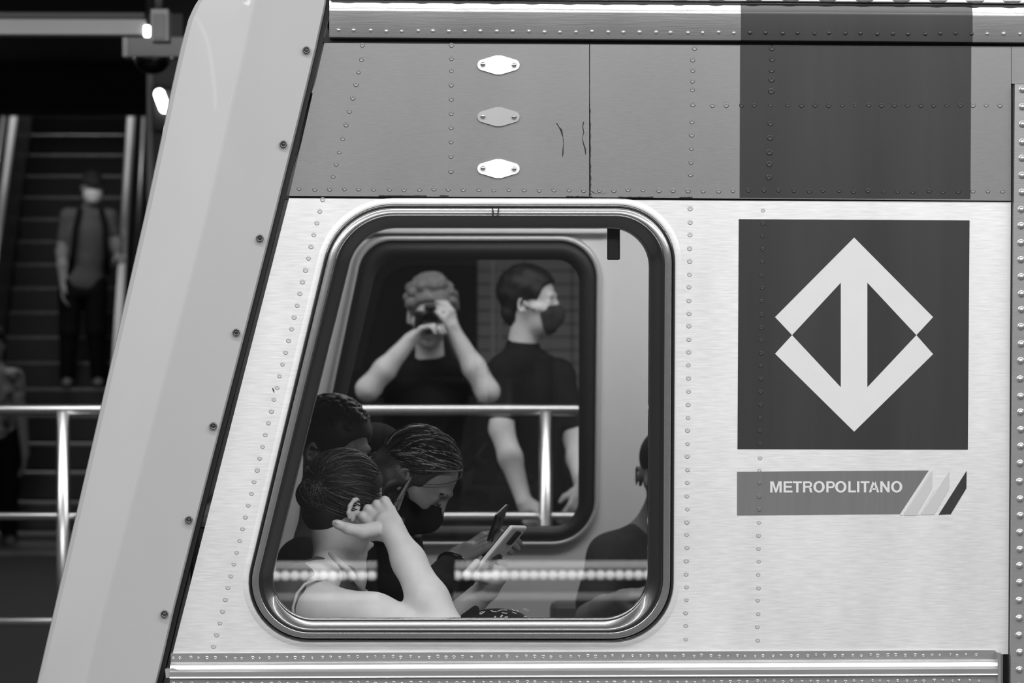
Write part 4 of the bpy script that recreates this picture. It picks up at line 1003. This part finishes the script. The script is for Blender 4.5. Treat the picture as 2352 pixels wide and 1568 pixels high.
S = Sdf(.014); S.ell(HM, (.03, 0, -.04), (.076, .062, .07), infl=.004); S.ell(HM, (.04, 0, -.082), (.06, .05, .042), infl=.004); S.ell(HM, (.095, 0, -.05), (.03, .028, .04))
S.half(HM @ Vector((.09, 0, -.014)), HM.to_3x3() @ Vector((-.1, 0, 1))); S.half(HM @ Vector((.045, 0, -.05)), HM.to_3x3() @ Vector((-1, 0, -.1))); link('face_mask', S.mesh('face_mask', .005), M_dark, Mk)
for s in (-1, 1): tube('mask_loop', [HM @ Vector((.05, s * .064, -.03)), HM @ Vector((.01, s * .079, -.022)), HM @ Vector((-.02, s * .086, .004))], .0026, M_dark, Mk, 6)
tshirt(Mk, neckM, pelM, fm, ((s1, e1), (s2, e2)), M_black, .145, .11, .72)
S = Sdf(.03); standing(S, pelM, fm, .018, False); S.ell(frame(pelM, (.75, -.66, 0)), (0, 0, -.01), (.12, .17, .12)); S.half((0, 0, .06), (0, 0, -1)); link('trousers', S.mesh('trousers', .014), M_black, Mk)
shoes(Mk, pelM, fm)
# ---------- escalator
ES = thing('escalator', (-2.6, 17.0, 0), 'dark escalator with bright handrails climbing away from the far platform', 'escalator')
M_step = mat('step_metal', 62, .4, .6, .12, 40, (6, 1, 1), .1); M_nose = mat('step_nose', 120, .35, .7, .2, 12)
M_hr = mat('handrail_metal', 240, .4, .0, .03, 20); M_bal = mat('balustrade', 66, .4, .3, .08, 6)
def esc(k, off, up=0.0):      # point on step line k, sideways offset from the centre line, height above the nosing
    d = 23.6 + .346 * k; y = d - 6.2; xc = -3.065 - .0675 * (d - 26.1); return Vector((xc + off, y, 1.09 + .2 * k + up))
stm = box_me('step', (-.46, 0, -.2), (.46, .42, 0), .006, 1); stm.materials.append(M_step); nm = box_me('step_nose', (-.45, -.006, -.022), (.45, .03, .004), .003, 1); nm.materials.append(M_nose)
for k in range(-5, 13):
    o = link('step', stm, None, ES); o.matrix_parent_inverse = Matrix.Identity(4); o.location = esc(k, 0) - ES.location
    q = link('nosing', nm, None, o); q.location = (0, 0, 0)
for s in (-1, 1):
    tube('handrail', [esc(-6.2, s * .5, .86), esc(-5.6, s * .5, .93), esc(-4.5, s * .5, .95), esc(13, s * .5, .95)], .034, M_hr, ES, 14)
    V = [esc(-6, s * .5 + e, z_) for e in (-.03, .03) for z_ in (-.25, .88)] + [esc(13, s * .5 + e, z_) for e in (-.03, .03) for z_ in (-.25, .88)]
    link('balustrade', fix(me_from('balustrade', V, [(0, 1, 3, 2), (4, 5, 7, 6), (0, 1, 5, 4), (2, 3, 7, 6), (0, 2, 6, 4), (1, 3, 7, 5)])), M_bal, ES)
    tube('deck_edge', [esc(-6, s * .60, .80), esc(13, s * .60, .80)], .03, mat('deck_metal', 110, .35, .6, .05, 10), ES, 10)
box('comb_plate', (esc(-6, 0).x - .6, esc(-6, 0).y - .7, .0), (esc(-6, 0).x + .6, esc(-5, 0).y + .1, .03), M_nose, ES, .005)
# ---------- man on the escalator
Ew = person('man in cap and white face mask standing on the escalator', Vector((P(190, 0, 17.4).x, 17.45, esc(0, 0).z)))
g0 = esc(0, 0).z; YE = 17.5
HW = frame(P(212, 432, YE), (.25, -1, -.05), (0, 0, 1), 1.02); neckW = P(208, 478, YE + .03); pelW = P(190, 655, YE + .02); fw2 = (.1, -1)
sa, ea, wa = P(158, 498, YE), P(142, 580, YE), P(146, 655, YE - .06); sb, eb, wb = P(252, 500, YE), P(266, 560, YE - .02), esc(.2, .46, 1.0)
S = Sdf(.025); head_prims(S, HW, True, neckW); torso(S, neckW, pelW, fw2, .18, .115)
for a, b_, c in ((sa, ea, wa), (sb, eb, wb)): S.chain([a, b_], [.058, .046]); S.chain([b_, b_.lerp(c, .4), c], [.046, .044, .032])
hand_prims(S, frame(wa, (0, -.2, -1), (-1, 0, 0)), 1, (.3, .4, .3)); hand_prims(S, frame(wb, (.4, -.6, -.4), (.3, -.2, 1)), -1, (.3, .6, .5)); standing(S, pelW, fw2, stance=.12, ground=g0)
link('body', S.mesh('body', .010), M_skin2, Ew)
tshirt(Ew, neckW, pelW + Vector((0, 0, -.02)), fw2, ((sa, ea), (sb, eb)), M_shirtg, .175, .115, .6, .014)
S = Sdf(.03); standing(S, pelW, fw2, .02, False, .12, g0); S.ell(frame(pelW, (.1, -1, 0)), (0, 0, -.05), (.12, .165, .10)); S.half((0, 0, g0 + .06), (0, 0, -1)); link('trousers', S.mesh('trousers', .016), M_black, Ew)
shoes(Ew, pelW, fw2, .12, g0)
S = Sdf(.012); S.ell(HW, (-.012, 0, .048), (.108, .086, .088)); S.ell(HW, (.10, 0, .035), (.06, .07, .012)); S.half(HW @ Vector((0, 0, .022)), (0, 0, -1)); link('cap', S.mesh('cap', .008), M_dark, Ew)
S = Sdf(.014); S.ell(HW, (.03, 0, -.045), (.078, .07, .07), infl=.004); S.ell(HW, (.045, 0, -.08), (.06, .05, .042), infl=.004)
S.half(HW @ Vector((.09, 0, -.005)), (0, 0, 1)); S.half(HW @ Vector((.02, 0, 0)), HW.to_3x3() @ Vector((-1, 0, 0))); link('face_mask', S.mesh('face_mask', .007), M_white, Ew)
for s in (-1, 1): tube('backpack_strap', [P(208 + s * 24, 480, YE - .06), P(208 + s * 34, 520, YE - .14), P(206 + s * 38, 580, YE - .14), P(204 + s * 44, 630, YE - .06)], .022, M_black, Ew, 8)
# ---------- passer by cut off at the left edge
Lw = person('passer-by in patterned top cut off by the left edge behind the railing', Vector((P(-12, 0, 15.6).x, 15.6, 0)))
YL = 15.6; HL = frame(P(-14, 790, YL), (.3, -1, -.1), (0, 0, 1), 1.0); neckL = P(-14, 842, YL + .02); pelL = P(-12, 1010, YL); f3 = (.2, -1)
sa, ea, wa = P(-62, 868, YL), P(-70, 960, YL), P(-60, 1030, YL - .1); sb, eb, wb = P(34, 868, YL), P(50, 960, YL), P(58, 1040, YL - .05)
S = Sdf(.025); head_prims(S, HL, True, neckL); torso(S, neckL, pelL, f3, .16, .11)
for a, b_, c in ((sa, ea, wa), (sb, eb, wb)): S.chain([a, b_], [.05, .042]); S.chain([b_, c], [.042, .03]); hand_prims(S, frame(c, (0, -.2, -1), (1, 0, 0)), 1, (.3, .4, .3))
standing(S, pelL, f3, stance=.1); link('body', S.mesh('body', .011), M_skin2, Lw)
S = Sdf(.015); S.ell(HL, (-.02, 0, .04), (.112, .09, .10)); S.ell(HL, (-.07, 0, -.06), (.05, .08, .1)); S.ell(HL, (.12, 0, -.03), (.08, .12, .09), sub=True, k=.01); link('hair', S.mesh('hair', .009), M_hair, Lw)
tshirt(Lw, neckL, pelL, f3, ((sa, ea), (sb, eb)), mat('cloth_pattern', 165, .85, 0, .95, 14, detail=1), .16, .11, .4, .014)
S = Sdf(.03); standing(S, pelL, f3, .02, False, .1); S.ell(frame(pelL, (.2, -1, 0)), (0, 0, -.02), (.12, .165, .11)); S.half((0, 0, .06), (0, 0, -1)); link('trousers', S.mesh('trousers', .016), M_black, Lw)
shoes(Lw, pelL, f3, .1)
# ---------- hanging light trunking, bracket, dome camera, lamp
YT = 6.4
tr = thing('light_trunking', (P(150, 0, YT).x, YT, P(0, 60, YT).z), 'pale light trunking hanging over the far platform', 'light fixture')
def pbox(name, x0, y0, x1, y1, Y, dep, m, par, bev=.004):
    a, b = P(x0, y0, Y), P(x1, y1, Y); return box(name, (min(a.x, b.x), Y, min(a.z, b.z)), (max(a.x, b.x), Y + dep, max(a.z, b.z)), m, par, bev)
pbox('housing', -420, 42, 334, 80, YT, .12, mat('trunking_paint', 160, .5, 0, .04, 10), tr); pbox('top_channel', -420, 26, 332, 43, YT + .02, .08, mat('channel_dark', 70, .6), tr)
lampm = mat('lamp_white', 245, .3, emit=6.0); pbox('tube_end', 330, 58, 344, 84, YT - .01, .03, lampm, tr, .006)
pbox('end_box', 346, 20, 387, 94, YT - .03, .14, mat('end_box_paint', 150, .5), tr); pbox('end_box_lid', 352, 32, 380, 90, YT - .037, .01, mat('end_lid', 120, .5), tr)
for xx in (-250, 360): tube('hanger', [P(xx, 28, YT + .05), Vector((P(xx, 28, YT + .05).x, YT + .05, 3.72))], .008, M_tube, tr, 8)
br = thing('camera_bracket', (P(350, 0, 7.2).x, 7.2, P(0, 110, 7.2).z), 'grey ceiling bracket with a dark dome camera', 'security camera')
pbox('plate', 283, 84, 470, 130, 7.2, .12, mat('bracket_paint', 150, .5, 0, .05, 10), br); pbox('plate_end', 281, 84, 294, 130, 7.19, .12, mat('bracket_light', 190, .5), br)
S = Sdf(.004); c = P(350, 132, 7.26); S.ell(frame(c), (0, 0, 0), (.082, .082, .075)); S.half(c, (0, 0, 1)); link('dome', S.mesh('dome', .006), mat('dome_black', 8, .15, 0), br)
for xx in (308, 394): tube('bolt', [P(xx, 137, 7.18), P(xx, 130, 7.18)], .009, M_chrome, br, 8)
pbox('stem', 340, 30, 420, 86, 7.24, .05, mat('stem_grey', 60, .6), br); tube('drop_rod', [Vector((c.x + .03, 7.3, c.z)), Vector((c.x + .03, 7.3, 3.72))], .012, M_tube, br, 8)
lp = thing('wall_lamp', P(372, 232, 12.0), 'small bright oval lamp beside the escalator top', 'lamp')
S = Sdf(.01); S.cap(P(366, 216, 12.0), P(378, 248, 12.0), .030, .030); link('bulb', S.mesh('bulb', .008), mat('lamp_bulb', 250, .3, emit=9.0), lp)
pbox('holder', 352, 205, 400, 300, 12.08, .1, mat('lamp_holder', 18, .6), lp); 
lpost = thing('wall_post', (P(372, 0, 12.4).x, 12.4, 0), 'grey column edge behind the small oval lamp', 'column')
a, b = P(345, 200, 12.2), P(470, 200, 12.2)
box('shaft', (a.x, 12.2, 0), (b.x, 12.5, 3.7), mat('column_grey', 88, .5, 0, .1, 4), lpost, .02); box('corner_strip', (a.x - .02, 12.18, 0), (a.x + .02, 12.24, 3.6), mat('column_strip', 130, .4, .4), lpost, .004)
